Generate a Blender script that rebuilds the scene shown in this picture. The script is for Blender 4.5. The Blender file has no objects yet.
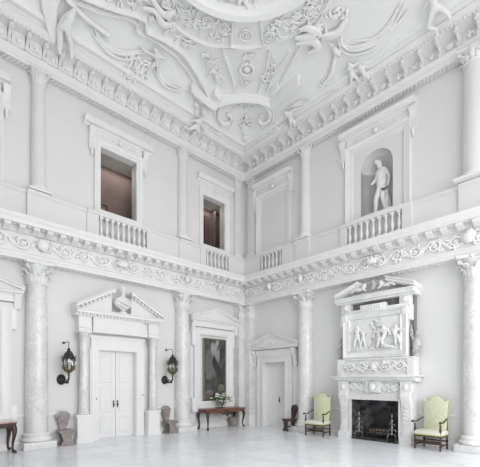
import bpy, bmesh, math, random
from mathutils import Vector, Matrix
PI = math.pi
random.seed(7)
JR = random.Random(1)
COL = bpy.context.scene.collection
cos, sin = math.cos, math.sin

# ------------------------------------------------------------------ frames
FR = {'L': Matrix.Identity(4), 'R': Matrix.Rotation(-PI/2, 4, 'Z')}   # u to the right, y = -protrusion, z up
RZ = {'L': 0.0, 'R': -PI/2}

# ------------------------------------------------------------------ mesh builder
class MB:
    def __init__(s): s.v = []; s.f = []
    def add(s, vs, fs):
        o = len(s.v); s.v += [Vector(p) for p in vs]; s.f += [tuple(i+o for i in f) for f in fs]; return s
    def box(s, x0, x1, y0, y1, z0, z1, bev=0.0):
        e = [JR.uniform(.0002, .0016) for _ in range(6)]; x0 -= e[0]; x1 += e[1]; y0 -= e[2]; y1 += e[3]; z1 += e[5]
        if bev <= 0:
            vs = [(x, y, z) for x in (x0, x1) for y in (y0, y1) for z in (z0, z1)]
            return s.add(vs, [(0,1,3,2),(4,6,7,5),(0,4,5,1),(2,3,7,6),(0,2,6,4),(1,5,7,3)])
        bm = bmesh.new(); bmesh.ops.create_cube(bm, size=1)
        for v in bm.verts: v.co = Vector(((x0+x1)/2+v.co.x*(x1-x0), (y0+y1)/2+v.co.y*(y1-y0), (z0+z1)/2+v.co.z*(z1-z0)))
        bmesh.ops.bevel(bm, geom=bm.edges[:], offset=bev, segments=2, affect='EDGES', profile=.5)
        bm.verts.index_update()
        s.add([v.co.copy() for v in bm.verts], [tuple(v.index for v in f.verts) for f in bm.faces]); bm.free(); return s
    def loft(s, rings, caps=True, closed=False):
        n = len(rings[0]); vs = [p for r in rings for p in r]; fs = []
        m = len(rings)
        for i in range(m if closed else m-1):
            a = i*n; b = ((i+1) % m)*n
            for j in range(n):
                k = (j+1) % n; fs.append((a+j, a+k, b+k, b+j))
        if caps and not closed:
            fs.append(tuple(range(n-1, -1, -1))); fs.append(tuple((m-1)*n+j for j in range(n)))
        return s.add(vs, fs)
    def lathe(s, prof, c=(0,0,0), n=24, a0=0, a1=2*PI, axis='z', sx=1, sy=1):
        full = abs(a1-a0-2*PI) < 1e-6
        rings = []
        for r, z in prof:
            ring = []
            for i in range(n if full else n+1):
                a = a0+(a1-a0)*i/n
                p = (r*cos(a)*sx, r*sin(a)*sy, z)
                if axis == 'x': p = (p[2], p[0], p[1])
                if axis == 'y': p = (p[0], p[2], p[1])
                ring.append((c[0]+p[0], c[1]+p[1], c[2]+p[2]))
            rings.append(ring)
        return s.loft(rings)
    def sweep(s, pts, rad, n=8, flat=1.0, up=(0,0,1), closed=False, caps=True):
        pts = [Vector(p) for p in pts]; m = len(pts); up = Vector(up)
        if not hasattr(rad, '__len__'): rad = [rad]*m
        rings = []
        for i in range(m):
            if closed: t = pts[(i+1) % m]-pts[i-1]
            else: t = pts[min(i+1, m-1)]-pts[max(i-1, 0)]
            if t.length < 1e-9: t = Vector((0,0,1))
            t.normalize(); sd = t.cross(up)
            if sd.length < 1e-3: sd = t.cross(Vector((1,.01,0)))
            sd.normalize(); uu = sd.cross(t).normalized()
            rings.append([pts[i]+sd*rad[i]*cos(2*PI*j/n)+uu*rad[i]*flat*sin(2*PI*j/n) for j in range(n)])
        return s.loft(rings, caps=caps, closed=closed)
    def ell(s, c, r, n=8, m=6):
        if not hasattr(r, '__len__'): r = (r, r, r)
        rings = []
        for i in range(m+1):
            a = PI*(i+.0)/m; q = max(sin(a), .02)
            rings.append([(c[0]+r[0]*q*cos(2*PI*j/n), c[1]+r[1]*q*sin(2*PI*j/n), c[2]-r[2]*cos(a)) for j in range(n)])
        return s.loft(rings)
    def prof(s, prof, u0, u1, m0=0.0, m1=0.0):      # prof: (w, z) outline extruded along u, ends mitred
        if m0 == 0: u0 -= JR.uniform(.0002,.0016)
        if m1 == 0: u1 += JR.uniform(.0002,.0016)
        a = [(u0+m0*w, -w, z) for w, z in prof]; b = [(u1+m1*w, -w, z) for w, z in prof]
        return s.loft([a, b])
    def plate(s, outline, y0, y1):                  # outline (x, z) extruded in y
        return s.loft([[(x, y0, z) for x, z in outline], [(x, y1, z) for x, z in outline]])
    def plateh(s, outline, z0, z1):                 # outline (x, y) extruded in z
        return s.loft([[(x, y, z0) for x, y in outline], [(x, y, z1) for x, y in outline]])
    def frame(s, x0, x1, z0, z1, bw, prof):         # picture-frame moulding in the xz plane, prof [(inset, w)]
        rings = []
        cor = [(x0, z0, 1, 1), (x1, z0, -1, 1), (x1, z1, -1, -1), (x0, z1, 1, -1)]
        for X, Z, sx, sz in cor: rings.append([(X+sx*i*bw, -w, Z+sz*i*bw) for i, w in prof])
        return s.loft(rings, closed=True)
    def xf(s, M):
        s.v = [M @ p for p in s.v]; return s
    def merge(s, o, M=None):
        return s.add([(M @ p if M else p) for p in o.v], o.f)
    def build(s, name, mat, parent=None, ang=38, label=None, kind=None):
        me = bpy.data.meshes.new(name); me.from_pydata([tuple(p) for p in s.v], [], s.f)
        bm = bmesh.new(); bm.from_mesh(me); bmesh.ops.recalc_face_normals(bm, faces=bm.faces); bm.to_mesh(me); bm.free()
        me.materials.append(mat)
        me.shade_smooth()
        me.set_sharp_from_angle(angle=math.radians(ang))
        o = bpy.data.objects.new(name, me); COL.objects.link(o)
        if parent: o.parent = parent
        if label: o['label'] = label
        if kind: o['kind'] = kind
        return o

def grid_wall(us, zs, solid, y0, y1):               # solid cells of a grid, only outer faces made
    m = MB(); idx = {}
    def vid(i, k, y):
        key = (i, k, y)
        if key not in idx: idx[key] = len(m.v); m.v.append(Vector((us[i], y, zs[k])))
        return idx[key]
    nu, nz = len(us)-1, len(zs)-1
    S = lambda i, k: 0 <= i < nu and 0 <= k < nz and solid((us[i]+us[i+1])/2, (zs[k]+zs[k+1])/2)
    for i in range(nu):
        for k in range(nz):
            if not S(i, k): continue
            for y in (y0, y1): m.f.append((vid(i,k,y), vid(i+1,k,y), vid(i+1,k+1,y), vid(i,k+1,y)))
            if not S(i-1, k): m.f.append((vid(i,k,y0), vid(i,k+1,y0), vid(i,k+1,y1), vid(i,k,y1)))
            if not S(i+1, k): m.f.append((vid(i+1,k,y0), vid(i+1,k+1,y0), vid(i+1,k+1,y1), vid(i+1,k,y1)))
            if not S(i, k-1): m.f.append((vid(i,k,y0), vid(i+1,k,y0), vid(i+1,k,y1), vid(i,k,y1)))
            if not S(i, k+1): m.f.append((vid(i,k+1,y0), vid(i+1,k+1,y0), vid(i+1,k+1,y1), vid(i,k+1,y1)))
    return m

# ------------------------------------------------------------------ materials
def nmat(name, rgb, rough=.6, spec=.4, metal=0):
    m = bpy.data.materials.new(name); m.use_nodes = True; b = m.node_tree.nodes['Principled BSDF']
    b.inputs['Base Color'].default_value = (*rgb, 1); b.inputs['Roughness'].default_value = rough
    b.inputs['Specular IOR Level'].default_value = spec; b.inputs['Metallic'].default_value = metal
    return m, m.node_tree, b
def noisy(name, c1, c2, scale, rough=.6, spec=.4, metal=0, bump=0.0, detail=4, stretch=None, lo=.35, hi=.65):
    m, t, b = nmat(name, c1, rough, spec, metal); N = t.nodes.new; K = t.links.new
    tc = N('ShaderNodeTexCoord'); mp = N('ShaderNodeMapping'); K(tc.outputs['Object'], mp.inputs[0])
    if stretch: mp.inputs['Scale'].default_value = stretch
    no = N('ShaderNodeTexNoise'); no.inputs['Scale'].default_value = scale; no.inputs['Detail'].default_value = detail
    K(mp.outputs[0], no.inputs[0]); cr = N('ShaderNodeValToRGB')
    cr.color_ramp.elements[0].position = lo; cr.color_ramp.elements[1].position = hi
    cr.color_ramp.elements[0].color = (*c1, 1); cr.color_ramp.elements[1].color = (*c2, 1)
    K(no.outputs[0], cr.inputs[0]); K(cr.outputs[0], b.inputs['Base Color'])
    if bump:
        bp = N('ShaderNodeBump'); bp.inputs['Strength'].default_value = bump; bp.inputs['Distance'].default_value = .02
        K(no.outputs[0], bp.inputs['Height']); K(bp.outputs[0], b.inputs['Normal'])
    return m
M = {}
M['wall'] = noisy('wall_paint', (.755,.755,.752), (.77,.77,.767), .8, .7, .3)
M['plaster'] = noisy('white_plaster', (.82,.82,.817), (.845,.845,.842), 3, .6, .3)
M['ceil'] = noisy('ceiling_plaster', (.88,.885,.88), (.90,.905,.90), 6, .8, .2, bump=.15)
M['stucco'] = noisy('stucco', (.89,.895,.89), (.91,.915,.91), 9, .75, .25, bump=.2)
M['statue'] = noisy('statue_stone', (.80,.81,.80), (.86,.865,.86), 5, .5, .4)
M['carved'] = noisy('carved_marble', (.76,.765,.76), (.85,.855,.85), 4, .4, .45)
M['joinery'] = noisy('door_paint', (.83,.83,.83), (.85,.85,.85), 1.2, .45, .4)
M['dark'] = noisy('dark_wood', (.030,.016,.012), (.075,.040,.028), 9, .35, .5, stretch=(1,1,.3))
M['mahog'] = noisy('mahogany', (.12,.045,.030), (.22,.09,.06), 8, .3, .5, stretch=(.3,1,1))
M['taupe'] = noisy('taupe_sheen_wood', (.24,.21,.20), (.36,.32,.31), 9, .45, .5)  # gloss and reflected light on the hall chairs put into the grey-brown; tub shares it
M['brass'] = noisy('aged_brass', (.07,.06,.035), (.24,.20,.10), 25, .4, .5, metal=.6)
M['bronze'] = noisy('dark_bronze', (.025,.03,.028), (.07,.075,.065), 20, .4, .5, metal=.5)
M['iron'] = noisy('iron', (.01,.01,.011), (.035,.035,.036), 14, .55, .4)
M['steel'] = noisy('polished_steel', (.14,.14,.14), (.38,.38,.38), 18, .3, .5, metal=.7)
M['soot'] = noisy('sooty_brick', (.05,.05,.055), (.17,.17,.175), 5, .85, .2, bump=.3)
M['log'] = noisy('ashen_log', (.12,.09,.07), (.36,.30,.25), 12, .9, .1, bump=.3)
M['green'] = noisy('green_silk', (.62,.65,.44), (.71,.73,.55), 12, .55, .4, detail=6)
M['trimgreen'] = noisy('green_braid', (.26,.30,.10), (.40,.44,.18), 60, .6, .3)
M['seat'] = noisy('pale_silk', (.72,.72,.58), (.80,.80,.68), 20, .55, .3)
M['marbletop'] = noisy('pink_marble', (.40,.22,.20), (.62,.46,.42), 14, .2, .5)
M['palemarble'] = noisy('pale_table_marble', (.55,.52,.5), (.75,.73,.7), 10, .2, .5)
M['brown'] = noisy('gallery_brown', (.17,.125,.115), (.21,.155,.142), 2, .8, .2)
M['brown2'] = noisy('gallery_brown_dark', (.085,.06,.055), (.11,.08,.07), 2, .8, .2)
M['gallery'] = noisy('gallery_grey', (.50,.50,.46), (.56,.56,.52), 2, .8, .2)
M['leaf'] = noisy('leaf_green', (.06,.14,.04), (.20,.32,.10), 12, .5, .4)
M['petal'] = noisy('white_petal', (.85,.87,.82), (.90,.91,.86), 12, .6, .3)
M['gold'] = noisy('gilt_frame', (.14,.12,.08), (.28,.24,.15), 30, .5, .4)
m, t, b = nmat('clear_glass', (.92,.96,.96), .03, .5); b.inputs['Transmission Weight'].default_value = 1; M['glass'] = m
m, t, b = nmat('candle_wax', (.85,.80,.62), .5, .4); M['wax'] = m
M['oldstone'] = noisy('weathered_stone', (.34,.335,.32), (.62,.615,.60), 9, .7, .3)
M['niche'] = noisy('niche_paint', (.60,.605,.585), (.66,.665,.65), 2, .7, .3)  # shade inside the niche put into its base colour, greyer than the wall

def marble(name, c1, c2, vein, scale, rough=.2):
    m, t, b = nmat(name, c1, rough, .5); N = t.nodes.new; K = t.links.new
    tc = N('ShaderNodeTexCoord'); n1 = N('ShaderNodeTexNoise'); n1.inputs['Scale'].default_value = scale; n1.inputs['Detail'].default_value = 8
    n1.inputs['Distortion'].default_value = 1.6
    K(tc.outputs['Object'], n1.inputs[0])
    r1 = N('ShaderNodeValToRGB'); e = r1.color_ramp.elements; e[0].position = .3; e[1].position = .7
    e[0].color = (*c1,1); e[1].color = (*c2,1); K(n1.outputs[0], r1.inputs[0])
    n2 = N('ShaderNodeTexNoise'); n2.inputs['Scale'].default_value = scale*1.4; n2.inputs['Detail'].default_value = 6; n2.inputs['Distortion'].default_value = 2.5
    K(tc.outputs['Object'], n2.inputs[0])
    r2 = N('ShaderNodeValToRGB'); e = r2.color_ramp.elements; e[0].position = .47; e[1].position = .53
    e[0].color = (0,0,0,1); e[1].color = (0,0,0,1); x = e.new(.5); x.color = (1,1,1,1); K(n2.outputs[0], r2.inputs[0])
    mx = N('ShaderNodeMix'); mx.data_type = 'RGBA'; K(r2.outputs[0], mx.inputs[0]); K(r1.outputs[0], mx.inputs[6]); mx.inputs[7].default_value = (*vein,1)
    K(mx.outputs[2], b.inputs['Base Color']); return m
M['marble'] = marble('veined_marble', (.70,.705,.70), (.84,.845,.84), (.64,.635,.62), 1.5)
M['greymarble'] = marble('grey_marble', (.13,.135,.14), (.22,.225,.23), (.28,.28,.28), 2.0)

def floor_mat():
    m, t, b = nmat('floor_marble', (.7,.7,.7), .22, .4); N = t.nodes.new; K = t.links.new
    tc = N('ShaderNodeTexCoord'); mp = N('ShaderNodeMapping'); mp.inputs['Rotation'].default_value = (0,0,0)
    K(tc.outputs['Object'], mp.inputs[0])
    br = N('ShaderNodeTexBrick'); br.offset = 0; br.inputs['Scale'].default_value = 1.0
    br.inputs['Brick Width'].default_value = .92; br.inputs['Row Height'].default_value = .92; br.inputs['Mortar Size'].default_value = .006
    br.inputs['Color1'].default_value = (.84,.865,.915,1); br.inputs['Color2'].default_value = (.90,.92,.95,1); br.inputs['Mortar'].default_value = (.70,.71,.73,1)
    K(mp.outputs[0], br.inputs[0])
    no = N('ShaderNodeTexNoise'); no.inputs['Scale'].default_value = 1.7; no.inputs['Detail'].default_value = 8; no.inputs['Distortion'].default_value = 1.2
    K(tc.outputs['Object'], no.inputs[0])
    cr = N('ShaderNodeValToRGB'); cr.color_ramp.elements[0].color = (.90,.90,.91,1); cr.color_ramp.elements[1].color = (1,1,1,1)
    cr.color_ramp.elements[0].position = .3; cr.color_ramp.elements[1].position = .6
    K(no.outputs[0], cr.inputs[0]); mx = N('ShaderNodeMix'); mx.data_type = 'RGBA'; mx.blend_type = 'MULTIPLY'; mx.inputs[0].default_value = 1
    K(br.outputs[0], mx.inputs[6]); K(cr.outputs[0], mx.inputs[7]); K(mx.outputs[2], b.inputs['Base Color'])
    return m
M['floor'] = floor_mat()

# ------------------------------------------------------------------ objects
def empty(name, side, u, w, z, label, cat, group=None, extra=0.0):
    o = bpy.data.objects.new(name, None); COL.objects.link(o); o.empty_display_size = .1
    o.location = FR[side] @ Vector((u, -w, z)); o.rotation_euler = (0, 0, RZ[side]+extra)
    o['label'] = label; o['category'] = cat
    if group: o['group'] = group
    return o
def struct_root(name, side='L'):
    o = bpy.data.objects.new(name, None); COL.objects.link(o); o['kind'] = 'structure'; o.rotation_euler = (0,0,RZ[side]); return o
def copy_tree(o, parent=None):
    c = o.copy(); COL.objects.link(c)
    if parent: c.parent = parent
    for ch in list(o.children): copy_tree(ch, c)
    return c
def copy_to(o, side, u, w, z, label, extra=0.0):
    c = copy_tree(o); c.location = FR[side] @ Vector((u, -w, z)); c.rotation_euler = (0,0,RZ[side]+extra); c['label'] = label; return c
def child_copy(o, loc, rz=0.0, sc=None):
    c = o.copy(); COL.objects.link(c); c.location = loc; c.rotation_euler = (0,0,rz)
    if sc: c.scale = sc
    return c

# skinned organic figure: joints (xyz, radius), edges
def skin(name, joints, edges, mat, parent=None, sub=1, root=0, flat=None):
    me = bpy.data.meshes.new(name); me.from_pydata([j[0] for j in joints], edges, [])
    o = bpy.data.objects.new(name, me); COL.objects.link(o); me.materials.append(mat)
    me.skin_vertices.new() if hasattr(me.skin_vertices, 'new') and not me.skin_vertices else None
    md = o.modifiers.new('Skin', 'SKIN'); md.use_smooth_shade = True
    if not me.skin_vertices:
        bm = bmesh.new(); bm.from_mesh(me); bm.verts.layers.skin.verify(); bm.to_mesh(me); bm.free()
    d = me.skin_vertices[0].data
    for i, j in enumerate(joints):
        r = j[1]; d[i].radius = (r, r) if not hasattr(r, '__len__') else r
        d[i].use_root = (i == root)
    s = o.modifiers.new('Sub', 'SUBSURF'); s.levels = sub; s.render_levels = sub
    if parent: o.parent = parent
    return o

# ================================================================== SETTING
RW = 11.3    # extent of the left wall
RH = 11.95   # extent of the right wall
LW, UW = -.35, -.22          # wall faces (protrusion)
# ---- left wall
def wallL():
    # lower
    us = [-RW-.6, -6.31, -4.99, .35]; zs = [-.02, 2.93, 5.9]
    m = grid_wall(us, zs, lambda u, z: not (-6.31 < u < -4.99 and z < 2.93), .35, 1.0)
    us = [-RW-.6, -6.31, -5.03, -2.12, -.94, .22]; zs = [5.9, 7.35, 9.5, 11.6]
    m.merge(grid_wall(us, zs, lambda u, z: not ((7.35 < z < 9.5) and (-6.31 < u < -5.03 or -2.12 < u < -.94)), .22, .52))
    o = m.build('wall_left', M['wall']); o['kind'] = 'structure'
wallL()
def wallR():
    m = grid_wall([-.35, .86, 2.14, 5.11, 6.79, RH+.2], [-.02, 1.32, 2.72, 5.9],
        lambda u, z: not ((.86 < u < 2.14 and z < 2.72) or (5.11 < u < 6.79 and z < 1.32)), .35, 1.1)
    m2 = grid_wall([-.22, 5.38, 6.46, RH+.2], [5.9, 7.35, 9.46, 11.6], lambda u, z: not (5.38 < u < 6.46 and 7.35 < z < 9.46), .22, 1.1)
    m.merge(m2)
    shell = m; m = MB()
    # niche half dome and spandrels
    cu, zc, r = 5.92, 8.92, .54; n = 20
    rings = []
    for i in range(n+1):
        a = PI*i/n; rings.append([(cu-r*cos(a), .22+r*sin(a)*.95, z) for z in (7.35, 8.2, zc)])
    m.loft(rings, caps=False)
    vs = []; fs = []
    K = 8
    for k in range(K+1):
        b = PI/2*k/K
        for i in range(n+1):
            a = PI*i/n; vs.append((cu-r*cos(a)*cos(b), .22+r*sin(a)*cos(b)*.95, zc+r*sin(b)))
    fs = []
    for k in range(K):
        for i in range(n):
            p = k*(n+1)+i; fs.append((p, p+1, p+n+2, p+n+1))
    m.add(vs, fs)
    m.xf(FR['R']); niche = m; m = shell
    # spandrel
    for s_ in (-1, 1):
        pts = [(cu+s_*r, .22, 9.46)]+[(cu+s_*r*cos(PI/2*k/10), .22, zc+r*sin(PI/2*k/10)) for k in range(11)]
        m.add(pts, [tuple([0, k, k+1]) for k in range(1, 11)])
    m.xf(FR['R']); o = m.build('wall_right', M['wall'], ang=30); o['kind'] = 'structure'
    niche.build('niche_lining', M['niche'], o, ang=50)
wallR()
# wall behind the camera's left
m = MB().box(-RW-.75, -RW-.45, -RH-.3, .35, 0, 12.3); o = m.build('wall_rear', M['wall']); o['kind'] = 'structure'
# floor
m = MB().box(-RW-.8, 1.0, -RH-.2, 1.0, -.2, 0); o = m.build('floor', M['floor']); o['kind'] = 'structure'
# ceiling with cove
CX0, CY0 = -5.65, -5.93
def hc(x, y):
    w = min(-x, -y, x+RW, y+RH); t = max(0, min(1, (w-.3)/2.2)); return 12.25-.8*(1-t)**2.2
def ceiling():
    def axis(L):
        a = [.15-.3*0]; a = [0.0, .15, .3, .45, .6, .8, 1.0, 1.25, 1.5, 1.75, 2.0, 2.25, 2.5]
        b = [L-q for q in reversed(a)]; mid = [2.5+(L-5)*k/8 for k in range(1, 8)]
        return a+mid+b
    xs = [-q for q in axis(RW)]; ys = [-q for q in axis(RH)]
    m = MB(); nx, ny = len(xs), len(ys)
    for x in xs:
        for y in ys: m.v.append(Vector((x, y, hc(x, y))))
    for i in range(nx-1):
        for j in range(ny-1): m.f.append((i*ny+j, (i+1)*ny+j, (i+1)*ny+j+1, i*ny+j+1))
    o = m.build('ceiling', M['ceil'], ang=60); o['kind'] = 'structure'
    sb = MB().box(-RW-.75, .8, -RH-.3, .8, 12.45, 12.7); sb.build('roof_slab', M['ceil'], o)
    return o
CEIL = ceiling()

# ---- entablatures -------------------------------------------------
LOWP = [(LW-.1,5.28),(0,5.28),(0,5.36),(.02,5.365),(.02,5.44),(.05,5.46),(.05,5.49),(0,5.5),(-.03,5.51),(-.03,5.97),(.02,5.98),(.05,6.02),(.05,6.14),(.33,6.14),(.33,6.24),(.37,6.28),(.40,6.35),(.40,6.37),(0,6.42),(LW-.1,6.42)]
UPP = [(UW-.1,10.72),(0,10.72),(0,10.80),(.02,10.805),(.02,10.90),(.05,10.93),(.07,10.98),(.07,11.0),(0,11.01),(-.01,11.34),(.08,11.36),(.40,11.36),(.40,11.43),(.44,11.46),(.50,11.53),(.50,11.56),(.2,11.6),(UW-.1,11.6)]
def ent_ends(side):
    return (-RW-.4, 0, 0, -1) if side == 'L' else (0, RH+.15, 1, 0)
def rinceau(u0, u1, z, w, amp, dense=15):
    """carved scrolling foliage of a frieze"""
    m = MB(); n = max(1, round((u1-u0)/(amp*2.9))); L = (u1-u0)/n
    for k in range(n):
        c = u0+L*(k+.5); sg = 1 if k % 2 else -1
        pts = []; rad = []
        for i in range(20):
            q = i/19; r = amp*(1-.78*q); a = PI+q*3.3*PI
            pts.append((c+r*cos(a)*1.15, -w-.02, z+sg*r*sin(a))); rad.append(.032*(1-.35*q))
        m.sweep(pts, rad, 6, 1.0, (0,1,0))
        m.ell((c, -w-.01, z), (.05, .035, .05), 7, 4)
        for j in range(20):
            a = random.uniform(0, 2*PI); r = amp*random.uniform(.55, 1.15)
            p = Vector((c+r*cos(a)*1.2, -w, z+r*sin(a)*.9)); q = p+Vector((random.uniform(-.09,.09), -.03, random.uniform(-.06,.06)))
            m.sweep([p, (p+q)/2+Vector((0,-.022,0)), q], [.012,.036,.008], 5, 1.0, (0,1,0))
        m.sweep([(c+L*.28,-w,z-sg*amp*.8),(c+L*.5,-w-.02,z),(c+L*.66,-w,z+sg*amp*.8)], [.02,.045,.015], 6, .6, (0,1,0))
    return m
def lower_ent(side, num):
    root = struct_root('trim_%d' % num, side); u0, u1, m0, m1 = ent_ends(side)
    MB().prof(LOWP, u0, u1, m0, m1).build('entablature', M['plaster'], root)
    # egg band under the architrave
    m = MB(); a, b = (u0+.1, -.1) if side == 'L' else (.1, u1-.1)
    n = int((b-a)/.16)
    for i in range(n): m.ell((a+.16*i, .20, 5.275), (.06, .09, .025), 6, 4)
    m.build('soffit_carving', M['plaster'], root)
    a, b = (-9.4, -.05) if side == 'L' else (.05, 9.6)
    rinceau(a, b, 5.74, -.01, .185).build('frieze_foliage', M['stucco'], root)
    # modillions: scroll brackets
    q = MB(); pr = [(.04,6.0),(.06,5.985),(.14,6.0),(.2,6.04),(.27,6.045),(.30,6.07),(.30,6.10),(.28,6.14),(.04,6.14)]
    q.prof(pr, -.075, .075); first = q.build('modillion', M['plaster'], root)
    st = .345 if side == 'L' else .385; k = 0; u = -.35 if side == 'L' else .35
    first.location = (u, 0, 0)
    while abs(u) < 9.4:
        u += -st if side == 'L' else st
        c = child_copy(first, (u, 0, 0)); c.parent = root
    # rosettes between
    m = MB(); u = (-.35-st/2) if side == 'L' else .35+st/2
    while abs(u) < 9.5:
        m.ell((u, -.19, 6.135), (.06,.06,.025), 8, 4); u += -st if side == 'L' else st
    m.build('soffit_rosettes', M['plaster'], root)
    m = MB(); u = a
    while u < b: m.box(u, u+.035, -.075, -.03, 5.975, 6.02); u += .07
    m.build('dentil_band', M['plaster'], root)
    return root
def upper_ent(side, num):
    root = struct_root('trim_%d' % num, side); u0, u1, m0, m1 = ent_ends(side)
    MB().prof(UPP, u0, u1, m0, m1).build('entablature', M['plaster'], root)
    a, b = (u0+.1, -.1) if side == 'L' else (.1, u1-.1)
    m = MB(); u = a
    while u < b:
        m.sweep([(u,.20,10.70),(u+.06,.10,10.69),(u+.10,.02,10.70)], [.02,.035,.02], 5, .7, (0,0,1)); u += .11
    m.build('soffit_carving', M['plaster'], root)
    m = MB(); u = a
    while u < b: m.ell((u,-.405,11.37), (.035,.04,.04), 6, 4); u += .105
    m.build('leaf_moulding', M['plaster'], root)
    # scroll consoles
    q = MB(); pr = [(-.02,11.02),(.05,11.0),(.09,11.03),(.08,11.10),(.07,11.16),(.12,11.22),(.24,11.25),(.33,11.26),(.36,11.30),(.35,11.36),(-.02,11.36)]
    q.prof(pr, -.04, .04); q.prof([(.07,11.02),(.11,11.03),(.10,11.12),(.07,11.12)], -.055, .055)
    q.lathe([(.001,-.055),(.045,-.055),(.045,.055),(.001,.055)], (0,-.31,11.28), 10, axis='x')
    q.ell((0,-.37,11.30), (.045,.03,.05), 7, 5)
    first = q.build('console', M['plaster'], root)
    tablet = MB()
    pr2 = [(0,.03)]
    tablet.loft([[(x, -w, z) for w, z in ((-.02,11.03),(.05,11.03),(.10,11.20),(.12,11.36),(-.02,11.36))] for x in (-.155, .155)])
    st = .425 if side == 'L' else .47
    sg = -1 if side == 'L' else 1
    tb = tablet.build('metope', M['plaster'], root) if side == 'L' else None
    # carved trophies of four kinds
    kinds = []
    for k in range(4):
        t = MB(); rnd = random.Random(k+3); T_ = k
        if k == 0: t.lathe([(.001,-.0),(.08,0),(.09,-.015),(.05,-.03),(.001,-.04)], (0,-.045,11.17), 12, axis='y'); [t.ell((.055*cos(j*PI/3), -.06, 11.17+.055*sin(j*PI/3)), (.026,.02,.026), 6, 4) for j in range(6)]
        elif k == 1:
            t.ell((0,-.06,11.15), (.045,.035,.08), 8, 6); t.ell((0,-.08,11.24), (.03,.03,.03), 7, 5)
            for s_ in (-1,1): t.sweep([(s_*.03,-.06,11.17),(s_*.09,-.06,11.20),(s_*.10,-.06,11.10)], [.02,.018,.01], 5, 1, (0,1,0))
        elif k == 2:
            for s_ in (-1,1): t.sweep([(-s_*.09,-.055,11.08),(0,-.065,11.17),(s_*.09,-.055,11.26)], [.014,.018,.014], 5, 1, (0,1,0))
            t.ell((0,-.07,11.17), (.05,.03,.055), 8, 5)
        else:
            for j in range(5):
                a_ = -PI/2+(j-2)*.5; t.sweep([(0,-.05,11.10),(.05*cos(a_+PI),-.07,11.17),(.10*cos(a_+PI/2*0+PI)*.9,-.05,11.18-.07*sin(a_))], [.014,.022,.008], 5, .8, (0,1,0))
            t.ell((0,-.06,11.12), (.035,.03,.04), 7, 5)
        kinds.append(t)
    kobj = []
    for k, t in enumerate(kinds):
        t.xf(Matrix.Translation((0, -.05 if side == 'L' else 0, 0))); kobj.append(t.build('metope_ornament' if side == 'L' else 'frieze_ornament', M['stucco'], root))
    u = sg*.40; i = 0; used = set()
    first.location = (u, 0, 0)
    while abs(u) < 9.6:
        if i: c = child_copy(first, (u,0,0)); c.parent = root
        um = u+sg*st/2; k = i % 4
        if tb:
            if i == 0: tb.location = (um,0,0)
            else: c = child_copy(tb, (um,0,0)); c.parent = root
        if k not in used: used.add(k); kobj[k].location = (um, 0 if side == 'L' else .02, 0)
        else: c = child_copy(kobj[k], (um, 0 if side == 'L' else .02, 0)); c.parent = root
        u += sg*st; i += 1
    return root
E1 = lower_ent('L', 1); E2 = lower_ent('R', 2); E3 = upper_ent('L', 3); E4 = upper_ent('R', 4)

# crown, mask and vase bosses on the lower frieze
def boss(side, u, kind, parent):
    m = MB()
    if kind == 'crown':
        m.lathe([(.10,-.07),(.12,-.07),(.15,.05),(.13,.05),(.10,-.04)], (0,0,0), 16, sy=.5)
        for j in range(9):
            a = 2*PI*j/9; m.ell((.155*cos(a), .075*sin(a), .085), .03, 6, 4)
            m.sweep([(.10*cos(a),.05*sin(a),-.04),(.155*cos(a),.075*sin(a),.07)], [.018,.012], 5)
        m.sweep([(-.14,-.02,0),(-.22,-.0,-.08)], [.03,.01], 5, 1, (0,1,0)); m.sweep([(.14,-.02,0),(.22,-.0,-.08)], [.03,.01], 5, 1, (0,1,0))
    elif kind == 'basket':
        m.lathe([(.05,-.16),(.13,-.1),(.17,.02),(.16,.08),(.001,.08)], (0,0,0), 16, sy=.6)
        for j in range(9): m.ell((random.uniform(-.12,.12), -.05, .1+random.uniform(0,.05)), .04, 6, 4)
    else:
        m.ell((0,-.02,0), (.10,.09,.13), 10, 8); m.ell((0,-.11,-.02), (.025,.03,.04), 6, 4)
        for s_ in (-1,1):
            m.ell((s_*.035,-.10,.03), (.02,.015,.013), 6, 4)
            m.sweep([(s_*.08,-.02,.08),(s_*.2,-.01,.1),(s_*.24,-.01,0),(s_*.18,0,-.05)], [.035,.04,.03,.015], 6, 1, (0,1,0))
        m.ell((0,-.07,.13), (.09,.05,.04), 8, 5)
    o = m.build({'crown':'crown_boss','basket':'basket_boss','mask':'mask_boss'}[kind], M['carved'], parent); o.location = (u, -.09, 5.76); o.scale = (1.35, 1.3, 1.25) if kind == 'crown' else (1, 1, 1)
boss('L', -5.68, 'crown', E1); boss('R', 5.92, 'crown', E2); boss('L', -8.08, 'basket', E1); boss('R', 8.62, 'basket', E2)
boss('L', -1.5, 'mask', E1); boss('R', 1.55, 'mask', E2); boss('R', 3.12, 'mask', E2); boss('L', -3.12, 'mask', E1)

# ---- pedestal course of the upper storey (with balcony gaps)
PED = [(LW-.1,6.4),(.02,6.4),(.02,6.47),(-.03,6.50),(-.03,7.14),(0,7.16),(.03,7.21),(.03,7.25),(-.02,7.28),(UW-.1,7.28)]
def ped_course(side, num, spans, m0m1):
    root = struct_root('trim_%d' % num, side)
    for i, (a, b, dw) in enumerate(spans):
        pr = [(w+(dw if w > UW-.05 else 0), z) for w, z in PED]
        m0 = 1 if (side == 'R' and i == 0) else 0; m1 = -1 if (side == 'L' and i == len(spans)-1) else 0
        MB().prof(pr, a, b, m0, m1).build('pedestal_block', M['wall'], root)
    return root
ped_course('L', 5, [(-RW-.4,-8.46,-.04),(-8.46,-7.9,.06),(-7.9,-6.82,.0),(-6.82,-6.46,.05),(-4.76,-4.40,.05),(-4.40,-3.42,0),(-3.42,-2.84,.06),(-2.84,-2.42,0),(-2.42,-2.15,.05),(-.93,-.62,.05),(-.62,.0,.06)], None)
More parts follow.
